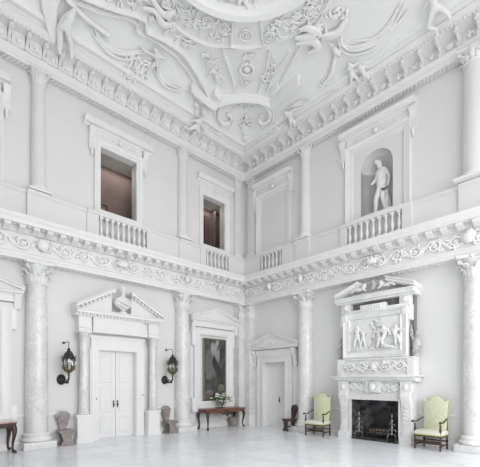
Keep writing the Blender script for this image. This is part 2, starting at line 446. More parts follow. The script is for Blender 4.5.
ped_course('R', 6, [(0,.62,.06),(.62,.93,.05),(2.15,2.6,.05),(2.6,2.8,0),(2.8,3.44,.06),(3.44,4.74,-.02),(4.74,4.98,.05),(6.84,7.12,.05),(7.12,8.36,-.02),(8.36,9.0,.06),(9.0,RH+.1,-.02)], None)

# ---- chair rail, skirting
m = MB()
for a, b in ((-RW,-7.15),(-4.15,-2.75),(-.3,.3)):
    m.prof([(LW-.05,.90),(LW+.03,.90),(LW+.035,.93),(LW+.015,.96),(LW-.05,.96)], a, b)
o = m.build('trim_7', M['plaster']); o['kind'] = 'structure'
m = MB()
for a, b in ((-.3,.35),(2.7,4.72),(7.2,RH)):
    m.prof([(LW-.05,.90),(LW+.03,.90),(LW+.035,.93),(LW+.015,.96),(LW-.05,.96)], a, b)
m.xf(FR['R']); o = m.build('trim_8', M['plaster']); o['kind'] = 'structure'
m = MB()
for a, b in ((-RW,-7.15),(-4.15,-2.75),(-2.7,.3)):
    m.prof([(LW-.05,0),(LW+.05,0),(LW+.05,.14),(LW+.02,.19),(LW-.05,.19)], a, b)
o = m.build('baseboard_left', M['plaster']); o['kind'] = 'structure'
m = MB()
for a, b in ((-.3,.45),(2.55,4.72),(7.2,RH)):
    m.prof([(LW-.05,0),(LW+.05,0),(LW+.05,.14),(LW+.02,.19),(LW-.05,.19)], a, b)
m.xf(FR['R']); o = m.build('baseboard_right', M['plaster']); o['kind'] = 'structure'

# ================================================================== COLUMNS
def acanthus(m, a, r0, z0, h, wd, out, cy=0.0):
    """one curled leaf standing against a bell at angle a"""
    pts = []; rad = []
    for i in range(7):
        q = i/6; rr = r0+out*(q**3)*1.0; z = z0+h*(q if q < .85 else .85+(q-.85)*-.4)
        pts.append((rr*cos(a), rr*sin(a), z)); rad.append(wd*(.75+.5*sin(q*PI))*(1 if q < .9 else .6))
    m.sweep(pts, rad, 6, .34, (cos(a), sin(a), .001)); m.sweep(pts[-2:]+[(pts[-1][0]*1.02, pts[-1][1]*1.02, pts[-1][2]-h*.14)], [wd*.5,wd*.6,wd*.2], 6, .6, (cos(a), sin(a), .001))
def capital_mesh(r, h, n=8, a0=0, a1=2*PI):
    m = MB()
    m.lathe([(r*1.02,0),(r*1.1,.02),(r*1.1,.045),(r*.95,.05),(r*.95,h*.45),(r*1.1,h*.75),(r*1.32,h*.88),(.01,h*.88)], n=24)
    for k in range(n):
        acanthus(m, 2*PI*k/n, r*1.0, .05, h*.42, r*.22, r*.50)
        acanthus(m, 2*PI*(k+.5)/n, r*1.02, .05, h*.68, r*.20, r*.66)
    for k in range(4):
        a = PI/4+PI/2*k; c, s_ = cos(a), sin(a); pts = []; rad = []
        for i in range(12):
            q = i/11
            if q < .5: rr = r*(1.05+.75*q*2*.8); z = h*(.5+.34*q*2)
            else:
                b = (q-.5)*2*1.6*PI; rv = r*.24*(1-(q-.5)*1.1); rr = r*1.62+rv*sin(b)*.9; z = h*.74+rv*cos(b)
            pts.append((rr*c, rr*s_, z)); rad.append(r*.10)
        m.sweep(pts, rad, 6, 1, (-s_, c, .001))
    for k in range(4):
        a = PI/2*k; m.ell((r*1.32*cos(a), r*1.32*sin(a), h*.93), (r*.18,)*3, 7, 5)
    out = []
    R1 = r*2.05; 
    for k in range(4):
        a = PI/4+PI/2*k
        for d in (-.07, .07): out.append((R1*cos(a+d), R1*sin(a+d)))
        for j in (1, 2, 3):
            q = j/4; b = a+.07+(PI/2-.14)*q; rr = r*1.30+ (R1-r*1.30)*abs(2*q-1)**2; out.append((rr*cos(b), rr*sin(b)))
    m.plateh(out, h*.88, h); return m
def make_column(side, u, w, label, R=.30, H=5.28, caph=.62, group=None):
    root = empty('column', side, u, w, 0, label, 'column', group)
    MB().box(-.42,.42,-.42,.42,0,.20,.012).build('plinth', M['marble'], root)
    MB().lathe([(R*1.1,.2),(R*1.32,.21),(R*1.38,.25),(R*1.32,.30),(R*1.2,.31),(R*1.15,.34),(R*1.22,.36),(R*1.24,.39),(R*1.15,.42),(R*1.05,.43),(R*1.0,.45)], n=36).build('base', M['plaster'], root)
    pr = [(R,.44),(R*.995,1.0),(R*.985,1.8),(R*.965,2.6),(R*.935,3.4),(R*.90,4.1),(R*.865,H-caph-.04),(R*.92,H-caph-.03),(R*.92,H-caph)]
    MB().lathe(pr, n=40).build('shaft', M['marble'], root, ang=50)
    c = capital_mesh(R*.86, caph).build('capital', M['carved'], root); c.location = (0,0,H-caph)
    return root
c0 = make_column('L', -8.16, -.24, 'tall grey-veined marble column with leafy capital, leftmost on the left wall between table and pale chair')
copy_to(c0, 'L', -3.12, -.24, 0, 'tall marble column on the left wall between the right wall lantern and the dark painting')
copy_to(c0, 'R', 3.12, -.24, 0, 'tall bright column on the right wall between small pedimented door and left green armchair')
copy_to(c0, 'R', 8.70, -.24, 0, 'big bright marble column at the right edge beside the right green armchair')

# corner pier
def corner_pier():
    root = empty('corner_pier', 'L', 0, 0, 0, 'white square pilaster pair filling the corner of the lower hall', 'pilaster')
    m = MB()
    H = 4.68
    m.plateh([(-.31,.36),(-.31,.0),(-.0,.0),(.0,-.31),(.36,-.31),(.36,.36)], .42, H)
    m.build('shaft', M['marble'], root)
    m = MB()
    m.plateh([(-.38,.36),(-.38,-.08),(-.08,-.08),(-.08,-.38),(.36,-.38),(.36,.36)], 0, .2)
    m.plateh([(-.35,.36),(-.35,-.05),(-.05,-.05),(-.05,-.35),(.36,-.35),(.36,.36)], .2, .32)
    m.plateh([(-.33,.36),(-.33,-.03),(-.03,-.03),(-.03,-.33),(.36,-.33),(.36,.36)], .32, .42)
    m.build('base', M['plaster'], root)
    for k in range(2):
        m = MB()
        m.box(-.33,-.02,-.02,.36,H,5.2)
        m.box(-.40,.02,-.10,.36,5.2,5.28)
        for row, (hh, out, off) in enumerate(((.26,.10,0),(.40,.13,.5))):
            for j in range(4):
                uu = -.30+.09*(j+off*.5)+.0
                pts = [(uu, -.03-out*(q/5)**3, H+.02+hh*min(q/5,.92)) for q in range(6)]
                m.sweep(pts, [.05,.06,.065,.06,.05,.03], 6, .3, (0,1,0))
        for s_ in (-.34, -.03):
            m.lathe([(.001,-.03),(.075,-.03),(.075,.03),(.001,.03)], (s_, -.07, 5.1), 10, axis='y')
        if k == 1:
            m.xf(Matrix(((0,1,0,0),(1,0,0,0),(0,0,1,0),(0,0,0,1))))
        m.build('capital', M['carved'], root)
corner_pier()

# upper half-columns
def make_upper(side, u, label, R=.2):
    root = empty('half_column', side, u, -.16, 7.28, label, 'column')
    MB().box(-.29,.29,-.27,.1,0,.06).lathe([(R*1.1,.06),(R*1.32,.08),(R*1.32,.12),(R*1.12,.15),(R*1.18,.18),(R,.21)], n=24).build('base', M['plaster'], root)
    MB().lathe([(R,.2),(R*.98,1.2),(R*.93,2.2),(R*.88,3.08)], n=30).build('shaft', M['wall'], root, ang=50)
    c = capital_mesh(R*.88, .36, 6).build('capital', M['plaster'], root); c.location = (0,0,3.08)
    return root
h0 = make_upper('L', -8.14, 'slim white half-column upstairs left of the large gallery window')
copy_to(h0, 'L', -3.16, -.16, 7.28, 'slim white half-column upstairs between the two gallery windows')
copy_to(h0, 'R', 3.16, -.16, 7.28, 'slim white half-column upstairs between blank panel and statue niche')
h1 = copy_to(h0, 'R', 8.72, -.12, 7.28, 'thick bright half-column upstairs at the right edge beyond the statue niche')
for ch in h1.children: ch.scale = (1.45, 1.45, 1)
# upper corner pilasters
for side, a, lab in (('L', -.29, 'narrow white pilaster upstairs on the left wall beside the room corner'), ('R', .29, 'narrow white pilaster upstairs on the right wall beside the room corner')):
    root = empty('corner_pilaster', side, a, UW, 7.28, lab, 'pilaster')
    a0, a1 = (-.16,.16)
    MB().box(a0,a1,-.12,.02,.2,3.12).build('shaft', M['wall'], root)
    MB().box(a0-.05,a1+.05,-.17,.02,0,.1).box(a0-.025,a1+.025,-.145,.02,.1,.2).build('base', M['plaster'], root)
    m = MB().box(a0,a1,-.12,.02,3.12,3.38).box(a0-.06,a1+.06,-.19,.02,3.38,3.44)
    for j in range(4):
        uu = a0+.05+.095*j; m.sweep([(uu,-.12,3.13),(uu,-.13,3.24),(uu,-.19,3.30)], [.03,.04,.02], 5, .4, (0,1,0))
    for s_ in (a0, a1): m.lathe([(.001,-.02),(.05,-.02),(.05,.02),(.001,.02)], (s_,-.15,3.32), 8, axis='y')
    m.build('capital', M['plaster'], root)

# ================================================================== DOORCASE (left wall) with broken pediment
def rake(m, x0, z0, x1, z1, pr):
    """raking cornice: profile (w, dz) swept between two points; plumb ends"""
    m.loft([[(x0, -w, z0+d) for w, d in pr], [(x1, -w, z1+d) for w, d in pr]])
def dents(m, x0, z0, x1, z1, y0, y1, st, sz):
    L = abs(x1-x0); n = int(L/st)
    for i in range(n):
        q = (i+.5)/n; x = x0+(x1-x0)*q; z = z0+(z1-z0)*q; m.box(x-sz/2, x+sz/2, y0, y1, z-sz, z)
def doorcase():
    U0 = -5.66
    root = empty('doorcase', 'L', U0, LW, 0, 'white doorcase with broken pediment and slim marble half-columns around the double doors', 'doorcase')
    W = LW   # local y = -(w-LW)
    y = lambda w: -(w-LW)
    # pedestals + half columns
    for s_ in (-1, 1):
        cx = s_*1.21
        m = MB().box(cx-.25,cx+.25,y(.0),y(LW),0,.14).box(cx-.22,cx+.22,y(-.03),y(LW),.14,.80).box(cx-.25,cx+.25,y(.0),y(LW),.80,.88)
        m.build('pedestal', M['joinery'], root)
        m = MB().lathe([(.15,.88),(.17,.90),(.17,.94),(.145,.96),(.155,.99),(.135,1.02)], (cx,y(-.13),0), 20)
        m.lathe([(.135,1.0),(.13,2.0),(.118,3.12)], (cx,y(-.13),0), 24)
        m.build('half_column', M['marble'], root, ang=50)
        c = capital_mesh(.125, .33, 6).build('capital', M['carved'], root); c.location = (cx, y(-.10), 3.12)
    # architrave + frieze + cornice of the case
    m = MB()
    pr = lambda dw: [(LW-.0,3.45),(-.03+dw,3.45),(-.03+dw,3.55),(.0+dw,3.57),(.0+dw,3.60),(-.04+dw,3.61),(-.04+dw,3.90),(0+dw,3.93),(LW,3.93)]
    def P(prl, a, b): m.loft([[(a, y(w), z) for w, z in prl], [(b, y(w), z) for w, z in prl]])
    P(pr(-.12), -1.37, 1.37)
    P(pr(.0), -1.44, -.55) if False else None
    for s_ in (-1,1): P(pr(.0), s_*1.39-.0, s_*1.0)
    P([(LW,3.46),(-.05,3.46),(-.03,3.62),(-.03,3.93),(LW,3.93)], -.95, .78)
    P([(LW,3.93),(0,3.93),(.02,3.97),(.02,4.0),(.14,4.01),(.14,4.07),(.18,4.11),(.18,4.13),(LW,4.15)], -1.50, 1.49)
    dents(m, -1.43, 4.005, 1.43, 4.005, y(.09), y(0), .11, .055)
    m.build('entablature', M['plaster'], root)
    # frame + doors
    m = MB()
    for s_ in (-1,1):
        m.box(min(s_*.66,s_*.92), max(s_*.66,s_*.92), y(-.268), y(LW-.0), 0, 2.93) 
        m.box(min(s_*.90,s_*.96), max(s_*.90,s_*.96), y(-.29), y(LW), 0, 3.0)
        m.box(min(s_*.645,s_*.70), max(s_*.645,s_*.70), y(-.30), y(LW-.25), 0, 2.97)
    m.box(-.92,.92,y(-.27),y(LW),2.93,3.36); m.box(-.98,.98,y(-.25),y(LW),3.30,3.38); m.box(-.70,.70,y(-.30),y(LW-.25),2.915,2.97)
    m.box(-1.02,1.02,y(-.24),y(LW),2.80,2.93) if False else None
    m.build('architrave', M['joinery'], root)
    # pediment: tympanum + raking cornices, broken in the middle
    apex = 4.96
    for s_ in (-1,1):
        m = MB()
        xe, xi = s_*1.52, s_*.34
        zf = lambda x: 4.15+(1.52-abs(x))/1.52*(apex-4.15)
        m.loft([[(x, yy, z) for x, z in ((s_*1.42, 4.13), (xi, 4.13), (xi, zf(xi)-.05), (s_*1.42, zf(1.42)-.02))] for yy in (y(-.06), y(LW))])
        rake(m, xe, zf(1.52)-.02, xi, zf(.34)-.02, [(v-LW,d) for v,d in ((LW,-.02),(.0,-.02),(.0,.02),(.13,.03),(.13,.09),(.19,.13),(.19,.155),(LW,.16))])
        dents(m, s_*1.38, zf(1.38)-.015, xi*1.1, zf(.37)-.015, y(.09), y(0), .12, .055)
        # scrolled end
        m.lathe([(.001,-.0),(.07,0),(.07,.42),(.001,.42)], (xi, y(.14), zf(.34)+.05), 14, axis='y')
        m.build('pediment_half', M['plaster'], root)
doorcase()
# doors: structure
def leafs(num, side, u0, hw, H, wd, label_x=None):
    root = struct_root('door_%d' % num, side); root.location = FR[side] @ Vector((u0, -wd, 0))
    for s_ in (-1, 1):
        m = MB(); a, b = sorted((s_*.012, s_*hw)); m.box(a, b, 0, .05, .01, H)
        ww = hw-.012; c = s_*(hw/2+.006)
        for z0, z1 in ((.18,.72),(.88,1.72),(1.86,H-.15)):
            m.frame(c-ww/2+.11, c+ww/2-.11, z0, z1, .045, [(0,-.01),(0,.0),(.3,.016),(.7,.016),(1,-.01)])
        lf = m.build('door_leaf', M['joinery'], root)
        if side == 'R' and s_ < 0: continue
        m = MB().box(s_*.07-.018, s_*.07+.018, -.012, 0, 1.02, 1.26).ell((s_*.07,-.05,1.12), (.028,.03,.028), 8, 6).lathe([(.012,-.05),(.012,0)], (s_*.07,0,1.12), 8, axis='y')
        m.build('door_handle', M['bronze'] if side == 'L' else M['iron'], lf)
    return root
leafs(1, 'L', -5.66, .66, 2.93, -.53); leafs(2, 'R', 1.5, .62, 2.72, -.53)
MB().box(-.03,-.01,-.045,-.02,1.1,1.14)
# bust in the broken pediment
def bust():
    root = empty('stone_bust', 'L', -5.66, .03, 4.13, 'carved head and shoulders standing in the gap of the broken pediment', 'bust')
    m = MB()
    m.lathe([(.001,0),(.13,0),(.13,.05),(.07,.09),(.06,.15),(.10,.18)], n=16)
    m.loft([[(.10*cos(a)*f_, .08*sin(a)*g, z) for a in [2*PI*k/16 for k in range(16)]] for z, f_, g in ((.15,1.2,1),(.22,2.3,1.5),(.32,2.9,1.7),(.42,2.9,1.7),(.50,2.3,1.5),(.56,1.0,1.0),(.60,.6,.7),(.66,.55,.7))])
    m.sweep([(-.27,-.06,.45),(-.1,-.15,.36),(.1,-.16,.30),(.27,-.06,.26)], [.03,.045,.05,.03], 6, 1, (0,1,0))
    m.sweep([(-.25,-.06,.32),(-.08,-.15,.24),(.12,-.13,.2)], [.03,.04,.03], 6, 1, (0,1,0))
    m.build('shoulders', M['carved'], root)
    m = MB().ell((0,-.01,.77), (.095,.11,.13), 14, 10).ell((0,-.12,.76), (.02,.03,.035), 6, 5)
    for s_ in (-1,1): m.ell((s_*.09,.0,.76), (.02,.03,.035), 6, 5); m.ell((s_*.035,-.105,.79), (.018,.012,.01), 6, 4)
    m.sweep([(-.03,-.108,.70),(.03,-.108,.70)], .01, 5)
    m.ell((0,.02,.83), (.105,.115,.10), 12, 8)
    m.build('head', M['carved'], root)
bust()

# ---- pedimented frames ------------------------------------------------
def pediment_mesh(hw, z0, z1, w0, wb=None):
    """closed triangular pediment, local y=-w relative to 0"""
    wb = LW if wb is None else wb
    m = MB()
    m.prof([(wb,z0),(w0-.09,z0),(w0-.07,z0+.03),(w0-.01,z0+.04),(w0-.01,z0+.08),(w0+.03,z0+.11),(w0+.03,z0+.13),(wb,z0+.14)], -hw, hw)
    m.loft([[(x, yy, z) for x, z in ((-hw+.12, z0+.13), (hw-.12, z0+.13), (0, z1-.08))] for yy in (-(w0-.10), -wb)])
    pr = [(wb,-.02),(w0-.08,-.02),(w0-.08,.01),(w0-.01,.02),(w0-.01,.06),(w0+.04,.10),(w0+.04,.12),(wb,.125)]
    for s_ in (-1,1): rake(m, s_*(hw+.03), z0+.11, 0, z1-.10, pr)
    return m
def surround(side, u0, lab, picture=True):
    root = empty('picture_surround', side, u0, 0, 0, lab, 'picture surround')
    pediment_mesh(1.27, 4.30, 4.93, -.03).build('pediment', M['plaster'], root)
    m = MB()
    m.prof([(LW,4.10),(-.15,4.10),(-.15,4.30),(LW,4.30)], -1.12, 1.12)
    for s_ in (-1,1):
        c = s_*1.14
        m.prof([(LW,3.90),(-.20,3.92),(-.14,4.02),(-.12,4.18),(-.06,4.26),(-.05,4.30),(LW,4.30)], c-.08, c+.08)
    m.build('frieze', M['plaster'], root)
    m = MB()
    m.frame(-1.02, 1.02, .80, 4.08, .30, [(0,LW-.01),(0,-.22),(.12,-.20),(.2,-.22),(.6,-.24),(.8,-.22),(.95,-.25),(1,-.28),(1,LW-.01)])
    for s_ in (-1,1):
        for z0_, z1_ in ((3.35,4.08),(.80,1.25)):
            a, b = sorted((s_*1.0, s_*1.14)); m.box(a, b, .22, .36, z0_, z1_, .01)
    m.frame(-.72, .72, 1.02, 3.72, .06, [(0,LW-.01),(0,-.29),(.4,-.27),(1,-.30),(1,LW-.01)])
    m.prof([(LW,.68),(-.2,.68),(-.16,.76),(-.16,.80),(LW,.80)], -1.15, 1.15)
    m.build('architrave', M['joinery'], root)
    return root
surround('L', -1.50, 'white pedimented surround framing the dark painting left of the room corner')
surround('L', -9.80, 'white pedimented surround cut by the left edge of the picture')

# the painting
def painting():
    import math
    root = empty('oil_painting', 'L', -1.42, LW, 1.08, 'tall dark oil painting with a pale figure and a dark bird-like shape, narrow gilt frame', 'painting')
    hw, H = .58, 2.58
    nx, nz = 70, 150
    vs = []; fs = []; cols = []
    def blob(x, z, cx, cz, rx, rz, ang=0):
        dx, dz = x-cx, z-cz; c, s_ = cos(ang), sin(ang); X = (dx*c+dz*s_)/rx; Z = (-dx*s_+dz*c)/rz
        return max(0, min(1, 1.6*(1.25-(X*X+Z*Z))))
    from mathutils import noise
    for j in range(nz+1):
        for i in range(nx+1):
            x = -1+2*i/nx; z = j/nz
            n1 = noise.noise(Vector((x*3, z*9, 1.3))); n2 = noise.noise(Vector((x*8, z*22, 5.3)))
            c = Vector((.068, .070, .066))*(1+.7*n1+.4*n2)
            c = c.lerp(Vector((.13,.12,.095))*(1+.6*n2), .7*max(0, 1-z/.22))
            def mix(col, a):
                nonlocal c; c = c.lerp(Vector(col)*(1+.35*n2), a)
            mix((.14,.15,.145), blob(x,z,-.3,.62,.7,.25))
            mix((.30,.30,.29), blob(x,z,.05,.86,.38,.09,.4)); mix((.34,.33,.32), blob(x,z,-.1,.80,.30,.13,-.3)); mix((.27,.27,.26), blob(x,z,.25,.73,.20,.10,.5))
            mix((.045,.042,.042), blob(x,z,.15,.55,.42,.12,-.35)); mix((.035,.032,.035), blob(x,z,-.1,.64,.16,.10,.2)); mix((.04,.038,.038), blob(x,z,.5,.47,.25,.07,-.4))
            mix((.18,.17,.13), blob(x,z,-.6,.40,.25,.06)); mix((.19,.18,.15), blob(x,z,-.55,.13,.40,.05)); mix((.15,.14,.10), blob(x,z,-.8,.08,.3,.05))
            mix((.10,.10,.09), blob(x,z,.1,.33,.06,.14)); mix((.17,.16,.12), blob(x,z,.6,.22,.3,.06))
            vs.append((x*hw, -.05, z*H)); cols.append(c)
    for j in range(nz):
        for i in range(nx):
            p = j*(nx+1)+i; fs.append((p, p+1, p+nx+2, p+nx+1))
    me = bpy.data.meshes.new('canvas'); me.from_pydata(vs, [], fs)
    ca = me.color_attributes.new('paint', 'FLOAT_COLOR', 'POINT')
    for i, c in enumerate(cols): ca.data[i].color = (c.x, c.y, c.z, 1)
    m_, t, b = nmat('canvas_paint', (.1,.1,.1), .38, .4); at = t.nodes.new('ShaderNodeVertexColor'); at.layer_name = 'paint'
    t.links.new(at.outputs[0], b.inputs['Base Color']); me.materials.append(m_)
    o = bpy.data.objects.new('canvas', me); COL.objects.link(o); o.parent = root
    MB().box(-hw,hw,-.045,0,0,H).build('stretcher', M['dark'], root)
    MB().frame(-hw-.05, hw+.05, -.05, H+.05, .07, [(0,0),(0,.055),(.4,.075),(.8,.06),(1,.05),(1,0)]).build('frame', M['gold'], root)
painting()

# small door surround on right wall
def small_doorcase():
    root = empty('doorcase', 'R', 1.50, 0, 0, 'white doorcase with small triangular pediment on the right wall by the corner', 'doorcase')
    pediment_mesh(1.36, 3.24, 3.88, -.01).build('pediment', M['plaster'], root)
    m = MB()
    m.prof([(LW,2.98),(-.18,2.98),(-.18,3.22),(LW,3.22)], -.98, .98)
    m.build('frieze', M['plaster'], root)
    for s_ in (-1,1):
        m = MB(); c = s_*1.10
        m.prof([(LW,2.50),(-.26,2.50),(-.22,2.56),(-.22,2.70),(-.18,2.86),(-.10,3.02),(-.03,3.12),(-.03,3.22),(LW,3.22)], c-.09, c+.09)
        m.lathe([(.001,-.11),(.06,-.11),(.06,.11),(.001,.11)], (c, .10, 3.12), 12, axis='x')
        m.lathe([(.001,-.10),(.04,-.10),(.04,.10),(.001,.10)], (c, .24, 2.55), 12, axis='x')
        m.build('bracket', M['carved'], root)
    m = MB()
    for s_ in (-1,1):
        a, b = sorted((s_*.62, s_*.88)); m.box(a, b, .24, .36, 0, 2.72)
        a, b = sorted((s_*.86, s_*.93)); m.box(a, b, .21, .36, 0, 2.98)
        a, b = sorted((s_*.60, s_*.67)); m.box(a, b, .21, .60, 0, 2.76)
        a, b = sorted((s_*.95, s_*1.2)); m.box(a, b, .30, .36, 0, 2.6)
    m.box(-.93,.93,.24,.36,2.72,2.92); m.box(-.93,.93,.21,.36,2.90,2.98); m.box(-.67,.67,.21,.60,2.70,2.76)
    m.build('architrave', M['joinery'], root)
    m = MB().sweep([(-.1,.12,3.44),(0,.10,3.55),(.1,.12,3.44)], .03, 6, 1, (0,1,0)).ell((0,.10,3.50), .05, 8, 6); m.build('carved_boss', M['carved'], root)
small_doorcase()

# ================================================================== UPPER WINDOWS / PANEL / NICHE FRAMES
def aedicule(side, num, u0, hw, z0, z1, hwE, structure=True, inner=None, w=UW, consoles=True, kind='window'):
    """architrave frame with consoles carrying a straight cornice"""
    root = struct_root('%s_%d' % (kind, num), side); root.location = FR[side] @ Vector((u0, 0, 0))
    m = MB(); fw = .22; hw -= .006; z1 -= .008
    m.frame(-hw-fw, hw+fw, z0-.1, z1+fw, fw, [(0,w-.01),(0,w+.09),(.15,w+.10),(.3,w+.07),(.6,w+.06),(.62,w+.04),(.9,w+.04),(1,w+.02),(1,w-.25)])
    m.build('window_frame' if kind == 'window' else 'frame', M['joinery'], root)
    zt = z1+fw
    m = MB()
    m.prof([(w-.01,zt),(w+.05,zt),(w+.05,zt+.25),(w-.01,zt+.25)], -hw-.18, hw+.18)
    m.prof([(w-.01,zt+.25),(w+.08,zt+.25),(w+.10,zt+.30),(w+.20,zt+.32),(w+.20,zt+.39),(w+.27,zt+.45),(w+.27,zt+.47),(w-.01,zt+.50)], -hwE, hwE)
    # leafy band + centre mask on the frieze
    for j in range(int(hw*2/.12)):
        x = -hw+.06+j*.12; m.sweep([(x-.04,-(w+.06),zt+.07),(x,-(w+.08),zt+.13),(x+.05,-(w+.05),zt+.18)], [.015,.03,.012], 5, .7, (0,1,0))
    m.ell((0,-(w+.09),zt+.13), (.08,.06,.09), 8, 6)
    m.build('cornice', M['plaster'], root)
    if consoles:
        for s_ in (-1,1):
            c = s_*(hw+.30); m = MB()
            m.prof([(w-.01,zt-.42),(w+.06,zt-.42),(w+.09,zt-.36),(w+.08,zt-.22),(w+.10,zt-.05),(w+.17,zt+.10),(w+.20,zt+.20),(w+.18,zt+.25),(w-.01,zt+.25)], c-.085, c+.085)
            m.lathe([(.001,-.1),(.06,-.1),(.06,.1),(.001,.1)], (c,-(w+.13),zt+.17), 10, axis='x')
            m.lathe([(.001,-.095),(.04,-.095),(.04,.095),(.001,.095)], (c,-(w+.06),zt-.37), 10, axis='x')
            m.sweep([(c,-(w+.08),zt-.42),(c,-(w+.09),zt-.52),(c,-(w+.04),zt-.64)], [.05,.05,.015], 6, .6, (0,1,0))
            m.build('console', M['carved'], root)
    return root
w1 = aedicule('L', 1, -5.67, .64, 7.35, 9.50, 1.19)
w2 = aedicule('L', 2, -1.53, .59, 7.35, 9.46, .93, consoles=False)
pn = aedicule('R', 3, 1.50, .70, 7.15, 9.62, 1.02, consoles=True, kind='window')
pn.name = 'trim_9'
# panel in blind frame
m = MB().box(.72,2.28,.20,.24,7.28,9.62); m.xf(FR['R']); 
MB().frame(-.70,.70,7.28,9.62,.05,[(0,UW-.01),(0,UW+.03),(1,UW+.01),(1,UW-.01)]).build('panel_moulding', M['wall'], pn)
nf = aedicule('R', 4, 5.93, .88, 7.20, 9.72, 1.27, kind='window'); nf.name = 'trim_10'
# framing band of the niche panel
MB().frame(-.88,.88,7.28,9.72,.06,[(0,UW-.01),(0,UW+.05),(1,UW+.01),(1,UW-.01)]).build('panel_moulding', M['wall'], nf)
# sliver of far left upstairs window
w5 = aedicule('L', 5, -9.85, .64, 7.35, 9.50, 1.0, consoles=True); w5.name = 'trim_11'

# gallery rooms behind the two openings
def gallery(u0, u1, num):
    root = struct_root('wall_gallery' if num == 1 else 'wall_passage')
    m = MB()
    a, b = u0-.9, u1+.9
    m.box(a, b, 1.22, 1.32, 7.0, 9.6); m.box(a-.1, a, .5, 1.32, 7.0, 9.6); m.box(b, b+.1, .5, 1.32, 7.0, 9.6)
    m.build('brown_wall', M['brown'], root)
    m = MB().box(a, b, .53, 1.32, 9.52, 9.66); m.build('gallery_ceiling', M['gallery'], root)
    m = MB().box(a, b, .53, 1.32, 7.1, 7.2); m.build('gallery_floor', M['brown2'], root)
    m = MB().box(u0-.03, u0+.012, .26, .55, 7.36, 9.49).box(u1-.012, u1+.03, .26, .55, 7.36, 9.49); m.build('reveal_lining', M['gallery'], root)
    if num == 2:
        m = MB().box(u1-.35, u1-.05, 1.16, 1.23, 7.2, 9.2); m.build('dark_panel', M['brown2'], root)
        m = MB().box(u1+.05, u1+.14, 1.0, 1.23, 7.2, 9.53); m.build('pier', M['brown'], root)
gallery(-6.31, -5.03, 1); gallery(-2.12, -.94, 2)
# framed print leaning inside the first opening
r_ = empty('framed_print', 'L', -5.98, -1.20, 7.62, 'small framed line drawing on the brown wall behind the left gallery window', 'picture')
MB().frame(-.32,.32,0,.52,.04,[(0,0),(0,.03),(1,.03),(1,0)]).build('frame', M['dark'], r_)
m = MB().box(-.28,.28,-.012,0,.04,.48); m.build('sheet', M['brown'], r_)
m = MB()
for k in range(4): m.sweep([(-.25,-.018,.40-.09*k),(-.05,-.018,.34-.08*k),(.24,-.018,.37-.10*k)], .008, 4)
m.build('drawing_lines', M['gallery'], r_)

# ---- balustrades
def balustrade(side, u0, hw, n, label, z0=6.47, w=.02):
    root = empty('balustrade', side, u0, w, z0, label, 'balustrade', 'balustrades of the upper storey')
    H = 7.28-z0
    MB().prof([(.04,H-.14),(.06,H-.10),(.08,H-.05),(.08,H),(-.26,H),(-.26,H-.14)], -hw, hw).build('rail', M['wall'], root)
    MB().prof([(.03,-.06),(.03,.03),(-.26,.03),(-.26,-.06)], -hw, hw).build('base', M['wall'], root)
    MB().box(-hw, hw, .22, .27, 0, H-.1).build('back_panel', M['wall'], root)
    hb = H-.17; r = .055 if hw > .7 else .05
    m = MB().box(-r,r,-r,r,.03,.09).box(-r,r,-r,r,hb-.03,hb+.035)
    m.lathe([(r*.7,.09),(r*.8,.11),(r*.5,.14),(r*.95,.22),(r*1.05,.27),(r*.75,.36),(r*.5,.43),(r*.45,hb*.82),(r*.75,hb*.88),(r*.55,hb*.92),(r*.8,hb-.03)], n=12)
    o = m.build('baluster', M['plaster'], root)
    st = 2*hw/n; o.location = (-hw+st/2, .05, 0)
    for i in range(1, n):
        c = child_copy(o, (-hw+st*(i+.5), .05, 0)); c.parent = root
balustrade('L', -5.61, .85, 9, 'white balustrade with nine balusters below the large left gallery window')
balustrade('L', -1.54, .61, 6, 'short white balustrade below the gallery window nearest the room corner')
balustrade('R', 1.54, .61, 6, 'short white balustrade below the blank panel on the right wall')
balustrade('R', 5.91, .93, 9, 'long white balustrade in front of the statue niche')

